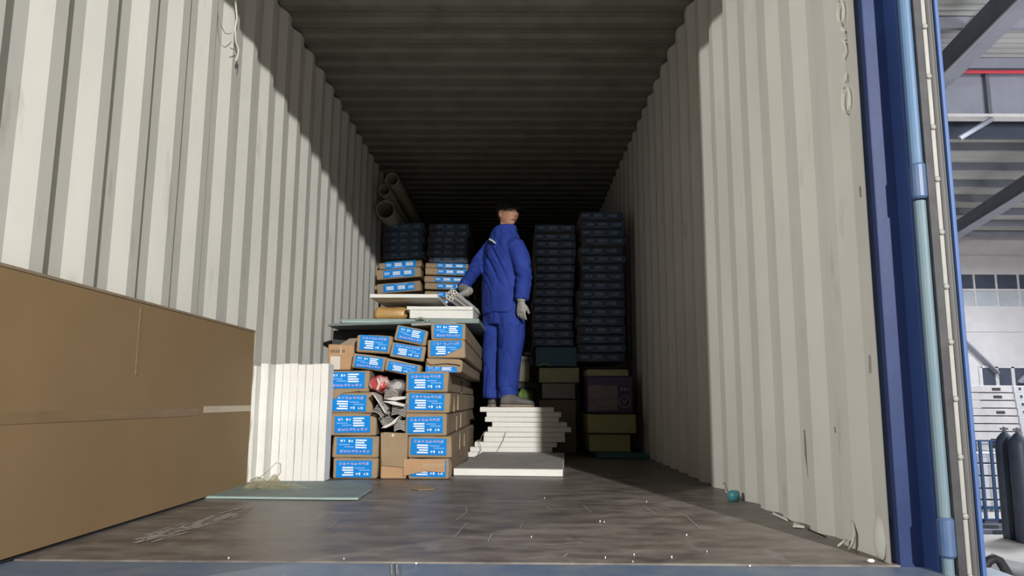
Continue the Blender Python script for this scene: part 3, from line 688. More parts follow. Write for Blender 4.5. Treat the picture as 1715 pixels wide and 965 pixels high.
hh = (at(745, 375, Y7).z-ZD)/6
for k in range(6):
    cx, w_, _ = span(715+(k % 2), 785-(k % 3), 400, Y7)
    make_flat(w_, .8, hh-.003, 110+k, cx, Y7+.01*(k % 2), ZD+.003+(5-k)*hh, f"{ordn[k]} carton from the top of the shadowed stack left of the man's head", 'shadowed flat cartons left of the man', SLd, .03, 0.01, lscale=(1.45, 1, 1.5), m=('carton_shade', 'card2'))
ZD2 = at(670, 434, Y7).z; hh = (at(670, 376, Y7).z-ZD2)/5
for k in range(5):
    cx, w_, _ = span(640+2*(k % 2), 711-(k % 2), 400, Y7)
    make_flat(w_, .8, hh-.003, 120+k, cx, Y7+.01*(k % 2), ZD2+.012+(4-k)*hh, f"{ordn[k]} carton from the top of the shadowed stack under the big pipes", 'shadowed flat cartons under the pipes', SLd, .03, -.04, lscale=(1.35, 1, 1.6), m=('carton_shade', 'card2'))
# big pipes
def pipe(px, py, Yf, r, L, label, w2=0):
    c = at(px, py, Yf); o = empty('plastic_pipe', c); tag(o, label, 'pipe', 'large plastic pipes at the left')
    n = 28; b = MB(); vs = []
    for y, rr in ((0, r), (L, r), (L, r*.93), (0, r*.93)):
        vs += [(rr*math.cos(2*math.pi*k/n), y, rr*math.sin(2*math.pi*k/n)) for k in range(n)]
    fs = [(a*n+k, a*n+(k+1) % n, ((a+1) % 4)*n+(k+1) % n, ((a+1) % 4)*n+k) for a in range(4) for k in range(n)]
    b.add(vs, fs).obj('pipe_wall', M['jar'], o, smooth=False); return o
pipe(657, 300, 6.75, .062, 2.6, 'big pale pipe, topmost end')
pipe(643, 318, 6.75, .056, 2.6, 'big pale pipe, middle end beside the wall')
pipe(645, 351, 6.78, .088, 2.6, 'widest dim pipe lying on the shadowed cartons')

# ================================================================ RIGHT: dim stacks
GA = 'dim flat cartons in the stack right of the man'; GB = 'dim flat cartons in the stack against the right wall'
YA, YB2 = 6.15, 6.05
za, zb_ = at(930, 580, YA).z, at(930, 375, YA).z; nA = 15; hA = (zb_-za)/nA
xs = [(896, 966)]*3+[(895, 967)]+[(899, 962)]*5+[(897, 960)]*6
for k in range(nA):
    x0, x1 = xs[k]; x0 -= .35*k; cx, w_, _ = span(x0, x1+(k*7 % 4)-2, 480, YA)
    make_flat(w_, .75, hA-.002, 130+k, cx, YA+.008*((k*5) % 3), za+(nA-1-k)*hA, f"{ordn[k]} carton from the top, dim stack right of the man", GA, SLd, .0, 0, lscale=(1.45, 1, 1.2), m=('carton_shade', 'card2'))
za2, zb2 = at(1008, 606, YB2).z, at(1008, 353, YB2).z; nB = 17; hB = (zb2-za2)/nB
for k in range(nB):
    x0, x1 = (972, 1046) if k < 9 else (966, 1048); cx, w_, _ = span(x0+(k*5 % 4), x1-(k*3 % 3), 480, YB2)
    make_flat(w_, .75, hB-.002, 150+k, cx, YB2+.008*((k*5) % 3), za2+(nB-1-k)*hB, f"{ordn[k]} carton from the top, dim stack against the right wall", GB, SLd, .02*(k % 2), 0, lscale=(1.5, 1, 1.3), m=('carton_shade', 'card2'))
# teal wrapped block under stack A
board(897, 581, 966, 614, YA-.02, .7, 'dark teal wrapped bale under the dim stack', None, 'teal_bale', 'darkteal', 'bale', 60)
board(903, 616, 970, 641, YA-.1, .6, 'khaki foam block under the teal bale', None, 'khaki_block', 'khaki', 'foam block', 61)
board(908, 642, 963, 668, YA-.07, .6, 'grey crumbly foam block beneath the khaki block', None, 'grey_block', 'greyfoam', 'foam block', 62)
c1 = at(903, 669, YA-.05); c2 = at(965, 669, YA-.05)
support((c1.x+c2.x)/2, c2.x-c1.x, YA-.04, .6, .002, c1.z, 'dark plain carton on the floor below the grey foam block', 'card2')
g = empty('green_ring', at(912, 614, YA-.1)); tag(g, 'small green plastic hoop on the khaki block', 'hoop')
MB().tube([(.045*math.cos(a/8*math.pi), 0, .022*math.sin(a/8*math.pi)) for a in range(9)], .004, 6).obj('hoop', M['greenbag'], g)
YC = 5.85
board(983, 619, 1052, 630, YC, .7, 'cream foam strip on the purple carton', None, 'cream_block', 'khaki', 'foam block', 63)
pc = board(983, 630.5, 1060, 692, YC, .7, 'dim purple printed carton with a picture and ring emblem', None, 'purple_carton', 'purple', 'carton', 64)
hP = at(1020, 630.5, YC).z-at(1020, 692, YC).z; wP = at(1060, 660, YC).x-at(983, 660, YC).x
MB().box((-wP/2+.012, -.009, .02), (.06, -.0045, hP-.07)).obj('picture', M['purple_pic'], pc)
b = MB(); b.tube([(.115+.043*math.cos(2*math.pi*a/20), -.008, .085+.043*math.sin(2*math.pi*a/20)) for a in range(21)], .004, 6)
b.tube([(.10, -.008, .10), (.115, -.008, .07), (.13, -.008, .10)], .004, 6)
for k in range(3): b.ball((.09+.026*k, -.006, .182), (.010, .003, .010), 8)
b.obj('ring_emblem', M['greyfoam'], pc)
board(984, 694, 1066, 726, YC-.1, .7, 'upper yellow wrapped block below the purple carton', None, 'yellow_block', 'yellow', 'foam block', 65)
board(987, 727.5, 1056, 757, YC-.08, .7, 'lower yellow wrapped block above the teal board', None, 'yellow_block', 'yellow', 'foam block', 66)
c1 = at(985, 758, YC-.1).x
slab('teal_board', [(c1+.06, 5.62, 0), (1.15, 5.62, 0), (1.15, 6.4, 0), (c1+.03, 6.4, 0)], .002, max(.012, at(1000, 757, YC-.08).z-.004), M['teal'], 'teal board on the floor under the yellow blocks', 'board')
# items on the left of the khaki block
jar = empty('storage_jar', at(877, 640, 6.30)); tag(jar, 'milky plastic jar behind the man\'s legs', 'jar')
sc_ = lambda zs: [((0, 0, z), (r_, 0, 0), (0, r_, 0)) for z, r_ in zs]
MB().loft(sc_([(0, .048), (.01, .052), (.15, .052), (.175, .04), (.19, .027)]), 18).obj('body', M['jar'], jar, smooth=True)
MB().loft(sc_([(.186, .032), (.215, .032)]), 18).obj('lid', M['pvc'], jar)
bx0 = at(866, 642, 6.24)
bd = empty('dark_crate', (bx0.x+.085, 6.24, at(880, 651, 6.24).z)); tag(bd, 'small black tray carrying the milky jar', 'tray')
MB().box((-.09, 0, 0), (.09, .25, at(880, 641, 6.24).z-bd.location.z)).obj('body', M['rubber'], bd, bevel=.004)
o = blob('green_bag', at(880, 665, 6.22), (.065, .09, at(880, 651, 6.24).z-at(880, 665, 6.22).z), M['greenbag'], 'shiny green plastic bag behind the man\'s shoes', 'bag', 7, .25)
cx = at(881, 680, 6.22)
support(cx.x+.0, .13, 6.66, .3, .002, .44, 'narrow plain carton behind the green bag')
o = blob('pale_lump', at(884, 593, 6.35), (.045, .08, .02), M['pvc_dark'], 'small grey packet above the milky jar', 'packet', 9, .2)
zpk = at(884, 593, 6.35)
o = support(zpk.x+.0, .10, 6.36, .2, zpk.z-.10+.0, zpk.z-.018, 'small dark carton stacked on the jar', 'purple')

# ================================================================ PERSON
MY = 5.95
def P(px, py, dy=0): return at(px, py, MY+dy)
F = Vector((.8, .6, 0)); Rr = Vector((.6, -.8, 0)); Z = Vector((0, 0, 1))
def bake(b, name, mt, voxel=.01, smooth=4, fn=None):
    me = b.mesh('tmp', mt); o = bpy.data.objects.new('tmp', me); COL.objects.link(o)
    m = o.modifiers.new('r', 'REMESH'); m.mode = 'VOXEL'; m.voxel_size = voxel; m.use_smooth_shade = True
    m = o.modifiers.new('s', 'SMOOTH'); m.factor = .5; m.iterations = smooth
    dg = bpy.context.evaluated_depsgraph_get(); me2 = bpy.data.meshes.new_from_object(o.evaluated_get(dg))
    bpy.data.objects.remove(o); me2.name = name
    if not me2.materials: me2.materials.append(mt)
    if fn:
        ns = [v.normal.copy() for v in me2.vertices]
        for v, n_ in zip(me2.vertices, ns): v.co = v.co+n_*fn(v.co)
    for p in me2.polygons: p.use_smooth = True
    me2.update(); return me2
foot = P(845, 681); man0 = Vector((foot.x, MY, zt+.003))
man = empty('person', man0); tag(man, 'man in blue work clothes and dark cap standing on the foam pile, holding tubes', 'person')
def mlink(name, me, parent=man):
    # meshes are made in world coordinates; move them to the person's base
    me.transform(Matrix.Translation(-man0)); return link(name, me, parent)
def ring(c, a, b, f=F, r_=Rr): return (c, r_*a, f*b)
# --- head (built in local axes, then placed)
HD = Vector((.60, -.80, 0)).normalized(); HR = Vector((HD.y, -HD.x, 0)); HC = P(851, 358.5, -.02)
def hp(x, y, z): return HC+HR*x+HD*y+Z*z
head = MB().ball((0, 0, 0), 1, 110); hv = []
for v in head.v:
    p = Vector(v); x, y, z = p.x*.079, p.y*.094, p.z*.116
    if z < -.01:
        k = min(1, (-z-.01)/.1); x *= 1-.24*k; 
        if y < 0: y *= 1-.45*k
        else: y *= 1-.10*k
    f_ = max(0, p.y)
    def g(cx, cz, sx, sz): return math.exp(-((x-cx)/sx)**2-((z-cz)/sz)**2)*(1 if p.y > .2 else 0)
    y += .027*g(0, -.024, .013, .016)+.015*g(0, .0, .010, .026)+.006*g(0, .028, .04, .012)
    y -= .010*g(.031, .010, .017, .011)+.010*g(-.031, .010, .017, .011)
    y += .007*g(0, -.060, .022, .008)+.010*g(0, -.092, .022, .014)-.004*g(0, -.074, .02, .006)
    y += .005*g(.045, -.02, .018, .018)+.005*g(-.045, -.02, .018, .018)
    hv.append(tuple(hp(x, y, z)))
head.v = hv
body = MB(); body.add(head.v, head.f)
for s in (-1, 1):
    Mx = Matrix.Rotation(0, 4, 'Z')
    eb = MB().ball((0, 0, 0), 1, 12); body.add([tuple(hp(s*.079+v[0]*.009, -.006+v[1]*.019, -.004+v[2]*.032)) for v in eb.v], eb.f)
body.tube([hp(0, -.02, -.06), P(848, 384), P(846, 400)], [.054, .054, .055], 16)
body.loft([ring(P(843, 530), .15, .10), ring(P(841, 500), .15, .10), ring(P(841, 450), .14, .09), ring(P(843, 418), .12, .08), ring(P(846, 402), .09, .06)], 20)
RA = [P(864, 412, -.15), P(875, 440, -.20), P(879, 464, -.21), P(873, 503, -.24)]
LA = [P(824, 412, .11), P(802, 440, .12), P(789, 462, -.08), P(775, 483, -.32)]
body.tube([P(850, 416, -.05)]+RA, [.05, .045, .04, .038, .03], 12); body.tube([P(838, 416, .05)]+LA, [.05, .045, .04, .036, .03], 12)
LL = [P(830, 522, .05), P(827, 600, .05), P(825, 650, .03)]; RL = [P(856, 522, -.06), P(857, 600, -.07), P(853, 650, -.05)]
body.tube(LL, [.08, .06, .04], 12); body.tube(RL, [.08, .06, .04], 12)
mlink('body', bake(body, 'body', M['skin'], .0055, 2))
# eyes, lips
for s in (-1, 1):
    e1 = MB().ball((0, 0, 0), 1, 12); ev = [tuple(hp(s*.031+v[0]*.013, .074+v[1]*.012, .010+v[2]*.007)) for v in e1.v]
    eo = mlink('eye', MB().add(ev, e1.f).mesh('eye', M['eye'], smooth=True))
    ev = [tuple(hp(s*.031+.001+v[0]*.006, .083+v[1]*.005, .010+v[2]*.006)) for v in e1.v]
    mlink('iris', MB().add(ev, e1.f).mesh('iris', M['iris'], smooth=True), eo)
    bt = MB().tube([hp(s*.016, .092, .028), hp(s*.03, .089, .033), hp(s*.047, .079, .028)], [.003, .004, .002], 6)
    mlink('eyebrow', bt.mesh('eyebrow', M['hair']))
mlink('mouth', MB().tube([hp(-.022, .076, -.060), hp(-.01, .085, -.058), hp(0, .088, -.060), hp(.01, .085, -.058), hp(.022, .076, -.060)], [.002, .0045, .005, .0045, .002], 8).mesh('mouth', M['lip'], smooth=True))
# hair, short at the back and sides
hb = MB().ball((0, 0, 0), 1, 28); hv = []; keep = set()
for i, v in enumerate(hb.v):
    x, y, z = v[0]*.080, v[1]*.100-.004, v[2]*.122+.002
    if z < 0: x *= 1-.2*min(1, -z/.1)
    hv.append(tuple(hp(x, y, z)))
    if hb.v[i][1] < .25-.25*max(0, -hb.v[i][2]*2) and hb.v[i][2] > -.52 or hb.v[i][2] > .5: keep.add(i)
ff = [f for f in hb.f if all(i in keep for i in f)]
mlink('hair', MB().add(hv, ff).mesh('hair', M['hair'], smooth=True, fix=False))
# cap with brim
cb = MB()
secs = []
for z, a, b_ in ((.020, .087, .105), (.05, .087, .107), (.075, .083, .103), (.10, .070, .088), (.118, .048, .062), (.128, .02, .026)):
    secs.append((hp(0, -.004, z), HR*a, HD*b_))
cb.loft(secs, 28)
cap = mlink('cap', cb.mesh('cap', M['cap'], smooth=True))
br = MB(); vs = []
nb = 14
for t_ in (0, 1):
    for i in range(nb+1):
        a = math.radians(20+140*i/nb)
        for rr in (1.0, 1.62):
            x = .082*math.cos(a)*(rr if rr == 1 else 1.06); y = .100*math.sin(a)*(1 if rr == 1 else 1.0)+(.0 if rr == 1 else .062*math.sin(a))
            vs.append(tuple(hp(x, y, .030-(.0 if rr == 1 else .022)+.012*(1-(x/.085)**2)*(rr > 1)-t_*.004)))
q = 2*(nb+1); fs = []
for i in range(nb):
    k = 2*i; fs += [(k, k+2, k+3, k+1), (q+k, q+k+1, q+k+3, q+k+2), (k+1, k+3, q+k+3, q+k+1)]
mlink('brim', br.add(vs, fs).mesh('brim', M['cap'], smooth=True), cap)
# jacket
jk = MB()
jk.loft([ring(P(843, 527), .205, .150), ring(P(842, 512), .21, .155), ring(P(841, 490), .205, .148), ring(P(841, 450), .205, .142), ring(P(842, 424), .205, .138), ring(P(843, 410), .185, .125), ring(P(844, 398), .150, .112), ring(P(844, 388), .122, .10), ring(P(846, 380), .09, .085)], 28)
jk.tube([P(857, 408, -.09)]+[RA[0]]+RA[1:], [.066, .076, .071, .066, .055], 18)
jk.tube([P(831, 408, .06)]+[LA[0]]+LA[1:], [.066, .070, .060, .056, .046], 18)
def folds(v):
    rg = lambda a, b, c: (1-abs(noise.noise(Vector((a, b, c))))*2.2)
    d = .007*noise.noise(Vector((v.x*9, v.y*9, v.z*5)))-.007*max(0, rg(v.x*7+v.z*5, v.y*7, v.z*3.5+4))**4-.003*max(0, rg(v.x*10-v.z*6, v.y*9, v.z*4+14))**3
    # diagonal pull folds over the back
    u = (v-P(826, 402)); s_ = u.x*3.2+u.z*1.6
    back = math.exp(-((v.x-P(825, 440).x)/.09)**2-((v.z-P(825, 440).z)/.17)**2)
    d += -.018*back*max(0, math.sin(s_*26))**2
    # bunching at elbow and cuffs
    for q_, R_ in ((RA[2], .09), (LA[2], .09), (LA[3], .09)):
        d += .006*math.sin((v-q_).z*110+(v-q_).x*40)*math.exp(-((v-q_).length/R_)**2)
    return d
jo = mlink('jacket', bake(jk, 'jacket', M['overall'], .009, 3, folds))
# collar
co = MB(); co.loft([(P(846, 389), Rr*.106, F*.098), (P(846, 384), Rr*.100, F*.092), (hp(0, -.020, -.112), Rr*.084, F*.082), (hp(0, -.020, -.098), Rr*.080, F*.080), (hp(0, -.020, -.10), Rr*.070, F*.070), (P(847, 384), Rr*.070, F*.070)], 24, cap=False)
cm = co.mesh('collar', M['overall'], smooth=True); mlink('collar', cm, jo)
# reflective strip across the upper back
bkp = [P(817, 402, -.02), P(822, 402, -.075), P(829, 406, -.12)]
mlink('reflective_strip', MB().tube([P(820, 401, -.085), P(825, 403.5, -.110), P(829, 407, -.135)], [.010, .010, .009], 6, flat=.8).mesh('strip', M['reflect']), jo)
# trousers
tr = MB()
tr.loft([ring(P(843, 508), .17, .125), ring(P(843, 525), .185, .135), ring(P(843, 545), .17, .125)], 24)
tr.tube([P(831, 520, .06), P(828, 560, .06), P(826, 610, .06), P(824, 668, .05)], [.105, .10, .085, .076], 18)
tr.tube([P(856, 520, -.07), P(857, 560, -.07), P(853, 610, -.07), P(849, 668, -.05)], [.112, .110, .092, .080], 18)
def folds2(v):
    d = .006*noise.noise(Vector((v.x*12, v.y*12, v.z*3+9)))-.008*max(0, 1-abs(noise.noise(Vector((v.x*9, v.y*9, v.z*5+2))))*2.4)**4
    zk = P(850, 655).z; d += .004*noise.noise(Vector((v.x*8, v.y*8, v.z*42)))*math.exp(-((v.z-zk)/.10)**2)*2
    return d
to = mlink('trousers', bake(tr, 'trousers', M['overall'], .009, 2, folds2))
# hands in gloves: palm, four unequal fingers, thumb
def hand(wrist, d, side, nrm, curl, thumb=1):
    """d: pointing direction, side: across the knuckles (towards the thumb), nrm: back of the hand"""
    b = MB(); d, side, nrm = d.normalized(), side.normalized(), nrm.normalized()
    b.loft([(wrist-d*.03, side*.030, nrm*.024), (wrist+d*.015, side*.031, nrm*.021), (wrist+d*.05, side*.041, nrm*.018), (wrist+d*.088, side*.041, nrm*.015)], 16)
    for k, L in enumerate((.072, .080, .075, .060)):
        base = wrist+d*.082+side*(.030-.020*k); pts = [base]; dir_ = d.copy(); ax = side
        for s_, fr in enumerate((.42, .32, .26)):
            a = curl[k]*(.7+.5*s_)
            dir_ = (Matrix.Rotation(a, 3, ax) @ dir_)
            pts.append(pts[-1]+dir_*L*fr)
        b.tube([base-d*.02]+pts, [.0105, .0105, .0100, .0092, .0075], 10)
    t0 = wrist+d*.030+side*.034
    dd = (d*.92+side*.34-nrm*.3*thumb).normalized(); d2 = (d*.9+side*.15-nrm*.6*thumb).normalized()
    b.tube([t0-side*.012, t0+dd*.030, t0+dd*.030+d2*.028, t0+dd*.030+d2*.050], [.014, .0135, .0115, .009], 10)
    return b
dwn = (P(871, 527, -.24)-P(872, 505, -.24)).normalized()
gm = hand(P(873, 504, -.24), dwn+Vector((.03, 0, 0)), Vector((.75, -.5, 0)), Vector((-.5, -.8, 0)), (.24, .32, .40, .46))
glr = mlink('glove', bake(gm, 'glove', M['glove'], .0036, 2)); glr['label'] = 'grey knitted glove on the hanging hand'
mlink('cuff', MB().tube([P(873, 497, -.24), P(873, 504.5, -.24)], [.036, .034], 14).mesh('cuff', M['glove']), glr)
# left hand closed round the tubes
TB = at(757.5, 494.5, 5.22); TD = Vector((.13, .99, -.03)).normalized()
grip = TB+TD*.26
wl_ = LA[3]
hd = (grip+Vector((-.005, 0, .045))-wl_).normalized()
gm = hand(grip+Vector((.047, -.01, .066)), Vector((-.75, -.1, -.45)), -TD, Vector((-.4, 0, .9)), (.62, .66, .70, .74), 1)
gm.tube([wl_, grip+Vector((.065, .02, .078)), grip+Vector((.04, -.01, .06))], [.036, .033, .03], 12)
gll = mlink('glove', bake(gm, 'glove', M['glove'], .0036, 2)); gll['label'] = 'grey glove gripping the bundle of tubes'
# shoes
def shoe(heel, d, L=.265, label=None):
    d = d.normalized(); s_ = Vector((d.y, -d.x, 0)); b = MB()
    zb = zt+.004
    def sec(t, w_, h0, h1): c = heel+d*(L*t); c = Vector((c.x, c.y, zb+(h0+h1)/2)); return (c, s_*w_, Z*((h1-h0)/2))
    b.loft([sec(.0, .022, .012, .06), sec(.05, .036, .010, .085), sec(.22, .04, .008, .105), sec(.38, .040, .008, .095), sec(.6, .046, .008, .070), sec(.85, .045, .008, .052), sec(.97, .030, .010, .040), sec(1, .012, .014, .03)], 18)
    sh = mlink('shoe', bake(b, 'shoe', M['shoe'], .005, 2))
    so = MB(); pts = [(0, .028), (.06, .038), (.3, .036), (.65, .049), (.9, .044), (1.0, .02)]
    poly = [(heel+d*(L*t)+s_*w_) for t, w_ in pts]+[(heel+d*(L*t)-s_*w_) for t, w_ in reversed(pts)]
    so.prism([(p.x, p.y) for p in poly], zb-.003, zb+.014)
    mlink('sole', so.mesh('sole', M['sole'], bevel=.002), sh); return sh
shoe(P(820, 680, .04), Vector((.75, .6, 0)))
shoe(P(838, 680, -.10), Vector((1, -.08, 0)))

# tube bundle in his hand
tb = empty('tube_bundle', TB); tag(tb, 'bundle of thin white plastic tubes held in the man\'s left hand', 'tubes')
q = TD.to_track_quat('Y', 'Z').to_matrix()
spots = [(x*1.08, z*1.08, r*1.08) for x, z, r in [(-.003, .036, .009), (.014, .022, .012), (-.016, .020, .010), (-.033, .010, .008), (.025, .003, .011), (.002, .004, .010), (-.030, -.012, .013), (-.006, -.008, .008), (-.012, -.026, .013), (.014, -.018, .009)]]
for x, z, r_ in spots:
    n = 14; vs = []; L = .95; off = .01*math.sin(x*900)
    for y, rr in ((off, r_), (L, r_), (L, r_*.72), (off, r_*.72)): vs += [tuple(q @ Vector((x+rr*math.cos(2*math.pi*k/n), y, z+rr*math.sin(2*math.pi*k/n)))) for k in range(n)]
    fs = [(a*n+k, a*n+(k+1) % n, ((a+1) % 4)*n+(k+1) % n, ((a+1) % 4)*n+k) for a in range(4) for k in range(n)]
    MB().add(vs, fs).obj('tube', M['eps'], tb)

# ================================================================ SMALL THINGS
# cable hanging on the left wall
def wl3(px, py, X=XL+.012): d = FW + RT*((px-857.5)/FPX) - UP*((py-482.5)/FPX); return CP + d*((X-CP.x)/d.x)
c0 = wl3(395, 0)
o = empty('hanging_cable', c0); tag(o, 'pale cable hanging down the left wall near the top', 'cable')
MB().tube([wl3(x, y, XL+.022)-c0 for x, y in ((393, -60), (394, -20), (395, 8), (397, 30), (394, 48), (395, 70), (400, 82), (398, 96), (395, 102))], .006, 7, flat=.7).obj('strap', M['cable'], o, smooth=True)
MB().tube([wl3(x, y, XL+.022)-c0 for x, y in ((366, -10), (366, 25), (370, 42), (377, 56), (384, 57), (388, 55))], .0016, 5).obj('thin_wire', M['string'], o)
MB().tube([wl3(x, y, XL+.022)-c0 for x, y in ((385, 80), (391, 83), (394, 81))], .002, 5).obj('thin_wire', M['string'], o)
# teal plastic piece, white scraps, torn cover at right
p = zf(1243, 839); o = empty('plastic_stopper', (1.06 if p.x > 1.10 else p.x, p.y, 0)); o.location.x = min(p.x, 1.115)
tag(o, 'small teal plastic cap at the foot of the right wall', 'plastic cap')
MB().loft([((0, 0, .002), (.024, 0, 0), (0, .024, 0)), ((0, 0, .03), (.026, 0, 0), (0, .026, 0)), ((.004, 0, .042), (.018, 0, 0), (0, .018, 0))], 14).obj('body', M['tealball'], o, smooth=True)
MB().tube([(-.02, 0, .03), (-.03, -.005, .05), (-.035, .0, .075), (-.045, 0, .07)], .003, 5).obj('wire', M['string'], o)
def scrap(pts, label, m='eps', t=.008, nm='foam_scrap', cat='scrap', grp='white scraps along the right wall'):
    q = [zf(x, y) for x, y in pts]
    for v in q: v.x = min(v.x, 1.15)
    return slab(nm, q, .001, t, M[m], label, cat, grp)
scrap([(1297, 862), (1300, 860), (1322, 872), (1320, 875)], 'long white scrap farther along the right wall')
scrap([(1328, 884), (1330, 878), (1352, 880), (1350, 886)], 'short white scrap nearest on the floor by the right wall')
o = scrap([(1372, 888), (1395, 889), (1404, 897), (1402, 902)], 'brown torn card piece against the right wall', 'card', .004, 'cardboard_scrap', 'cardboard', None)
if 'group' in o: del o['group']
# torn floor covering curled at the front right corner
o = empty('torn_sheet', (1.168, 2.105, .0)); tag(o, 'torn white metal tongue bulging at the right front corner', 'torn metal')
b = MB(); vs = []; nn = 12; mm = 5
for t_ in (0, 1):
    for i in range(nn+1):
        a = i/nn; wd = .034*math.sqrt(max(.02, 1-(1-min(1, a*2.2+.12))**2))*(1-.25*a)
        for j in range(mm+1):
            u = j/mm*2-1; vs.append((-.004-.014*(1-u*u)*math.sin(a*math.pi)**.6+.003*t_+.012*a, .0+.012*a+u*wd, .003+.11*a))
q = (nn+1)*(mm+1); fs = []
for i in range(nn):
    for j in range(mm): k = i*(mm+1)+j; fs += [(k, k+1, k+mm+2, k+mm+1), (q+k, q+k+mm+1, q+k+mm+2, q+k+1)]
b.add(vs, fs).obj('tongue', M['wall'], o, smooth=True)
MB().tube([(-.03, .13, .004), (-.022, .125, .02), (-.012, .13, .045), (-.006, .15, .07), (-.002, .17, .078)], [.006, .009, .009, .007, .003], 8, flat=.5).obj('curl', M['wall'], o, smooth=True)
MB().tube([(-.045, .17, .004), (-.035, .165, .014), (-.02, .17, .022)], .006, 6, flat=.6).obj('curl', M['chalk'], o, smooth=True)
MB().ball((-.045, -.035, .005), (.010, .008, .005), 8).obj('crumb', M['eps'], o)
# crumbs on the floor (uncountable) and scratches
r = random.Random(11); b = MB()
for (px, py, s_) in [(1125, 934, 6), (1256, 949, 7), (1184, 925, 3), (1005, 874, 5), (1012, 875, 3), (1014, 935, 4), (912, 835, 3), (697, 945, 7), (383, 936, 5), (247, 857, 4), (576, 937, 3), (1060, 942, 3), (1083, 841, 3), (1150, 897, 5), (1062, 930, 4), (890, 900, 3)]:
    p = zf(px, py); k = p.y/FPX*s_*.2
    b.add([(p.x-k, p.y-k, .0), (p.x+k, p.y-k*.4, .0), (p.x+k*.7, p.y+k, .0), (p.x-k, p.y+k*.6, .0), (p.x-k*.6, p.y-k*.5, .004), (p.x+k*.6, p.y-k*.3, .005), (p.x+k*.5, p.y+k*.6, .004), (p.x-k*.6, p.y+k*.5, .004)], [(4, 5, 6, 7), (0, 1, 5, 4), (1, 2, 6, 5), (2, 3, 7, 6), (3, 0, 4, 7)])
tag(b.obj('foam_crumbs', M['eps']), 'tiny white foam crumbs scattered over the dark floor', 'crumbs', kind='stuff')
b = MB()
for pts in ([(780, 850), (782, 858), (763, 872)], [(782, 876), (760, 900)], [(976, 846), (990, 858)], [(1077, 847), (1098, 862)], [(1106, 848), (1120, 854), (1150, 865), (1172, 886)], [(916, 848), (922, 855)], [(824, 894), (818, 906)], [(875, 878), (871, 884)], [(890, 915), (930, 912), (975, 908)], [(945, 932), (952, 926)], [(568, 870), (552, 884)], [(655, 942), (656, 962)], [(664, 942), (665, 962)]):
    q = [zf(x, y, .0008) for x, y in pts]
    b.tube(q, .0022, 4, flat=.14)
M['scratch'] = mat('pale_scratch', (.40, .37, .34), .6, (.26, .24, .22), 60)
tag(b.obj('scratch', M['scratch'], fl), 'pale scratch marks')
b = MB()
for k in range(80):
    a = r.random(); px = 235+a*165+r.uniform(-14, 14); py = 905-a*48+r.uniform(-5, 5)
    L_ = r.uniform(8, 22); q = [zf(px, py, .0007), zf(px+L_*.5, py-L_*.14, .0007), zf(px+L_, py-L_*.3, .0007)]
    b.tube(q, r.uniform(.003, .009), 4, flat=.05)
M['dust'] = mat('dust', (.34, .31, .28), .8, (.27, .245, .22), 40)
tag(b.obj('dust_streaks', M['dust'], fl), 'pale dust streaks', kind='stuff')

# ================================================================ THE HALL OUTSIDE (right of the door)
GZ = -1.2
tag(MB().box((-14, -14, GZ-.1), (45, 32, GZ)).obj('ground', M['concrete']), kind='structure')
WY = 30.
def wz(y, Y): return at(1660, y, Y).z
wall = tag(MB().box((6, WY, GZ), (45, WY+.2, wz(513, WY))).obj('wall_far', M['whouse']), kind='structure')
MB().box((6, WY-.04, wz(556, WY)), (45, WY, wz(554.5, WY))).obj('cladding_joint', M['whitesteel'], wall)
w1 = tag(empty('window_1', (0, WY, 0)), kind='structure')
x0 = at(1641, 630, WY).x
zt1, zb1 = wz(614.5, WY), wz(649, WY)
step = at(1672, 630, WY).x-at(1645, 630, WY).x
for k in range(8):
    xa = x0+step*k
    MB().box((xa+.06, -.05, zb1+.05), (xa+step-.06, -.03, zt1-.05)).obj('pane', M['darkpane'], w1)
    MB().box((xa-.06, -.09, zb1), (xa+.06, -.02, zt1)).obj('mullion', M['whitesteel'], w1)
MB().box((x0, -.09, zt1-.05), (x0+step*8, -.02, zt1+.05)).box((x0, -.09, zb1-.05), (x0+step*8, -.02, zb1+.05)).obj('window_frame', M['whitesteel'], w1)
# clerestory
w2 = tag(empty('window_2', (0, WY, 0)), kind='structure')
za_, zb_, zc_ = wz(513, WY), wz(486, WY), wz(460, WY); st = at(1640, 500, WY).x-at(1603, 500, WY).x
for k in range(14):
    xa = 16+st*k
    MB().box((xa+.03, 0, za_), (xa+st-.03, .05, zb_)).obj('translucent_panel', M['skylight'], w2)
    MB().box((xa+.03, .0, zb_+.03), (xa+st-.03, .05, zc_)).obj('pane', M['darkpane'], w2)
    MB().box((xa-.035, -.04, za_), (xa+.035, .02, zc_)).obj('mullion', M['whitesteel'], w2)
MB().box((6, -.08, zb_-.04), (45, .02, zb_+.04)).obj('window_sill', M['whitesteel'], w2)
tag(MB().box((6, WY, zc_), (45, WY+.2, wz(396, WY))).box((6, WY-.06, wz(432, WY)), (45, WY, wz(429, WY))).obj('wall_far_upper', M['whouse']), kind='structure')
# roof sheets with purlins
RZ = wz(398, WY)
vs = []; fs = []; nR = 250
for i in range(nR+1):
    y = 5+(WY+.2-5)*i/nR; z = RZ+(.04 if i % 2 else 0)+.02*(WY-y); vs += [(5.5, y, z), (45, y, z)]
fs = [(2*i, 2*i+2, 2*i+3, 2*i+1) for i in range(nR)]
rf = tag(MB().add(vs, fs).obj('ceiling_hall', M['wroof'], fix=False), kind='structure')
k = 0
y = 11.3
while y < WY:
    MB().box((5.5, y, RZ-.22+.02*(WY-y)), (45, y+.1, RZ+.02*(WY-y))).obj('purlin', M['girder'], rf); y += 1.6
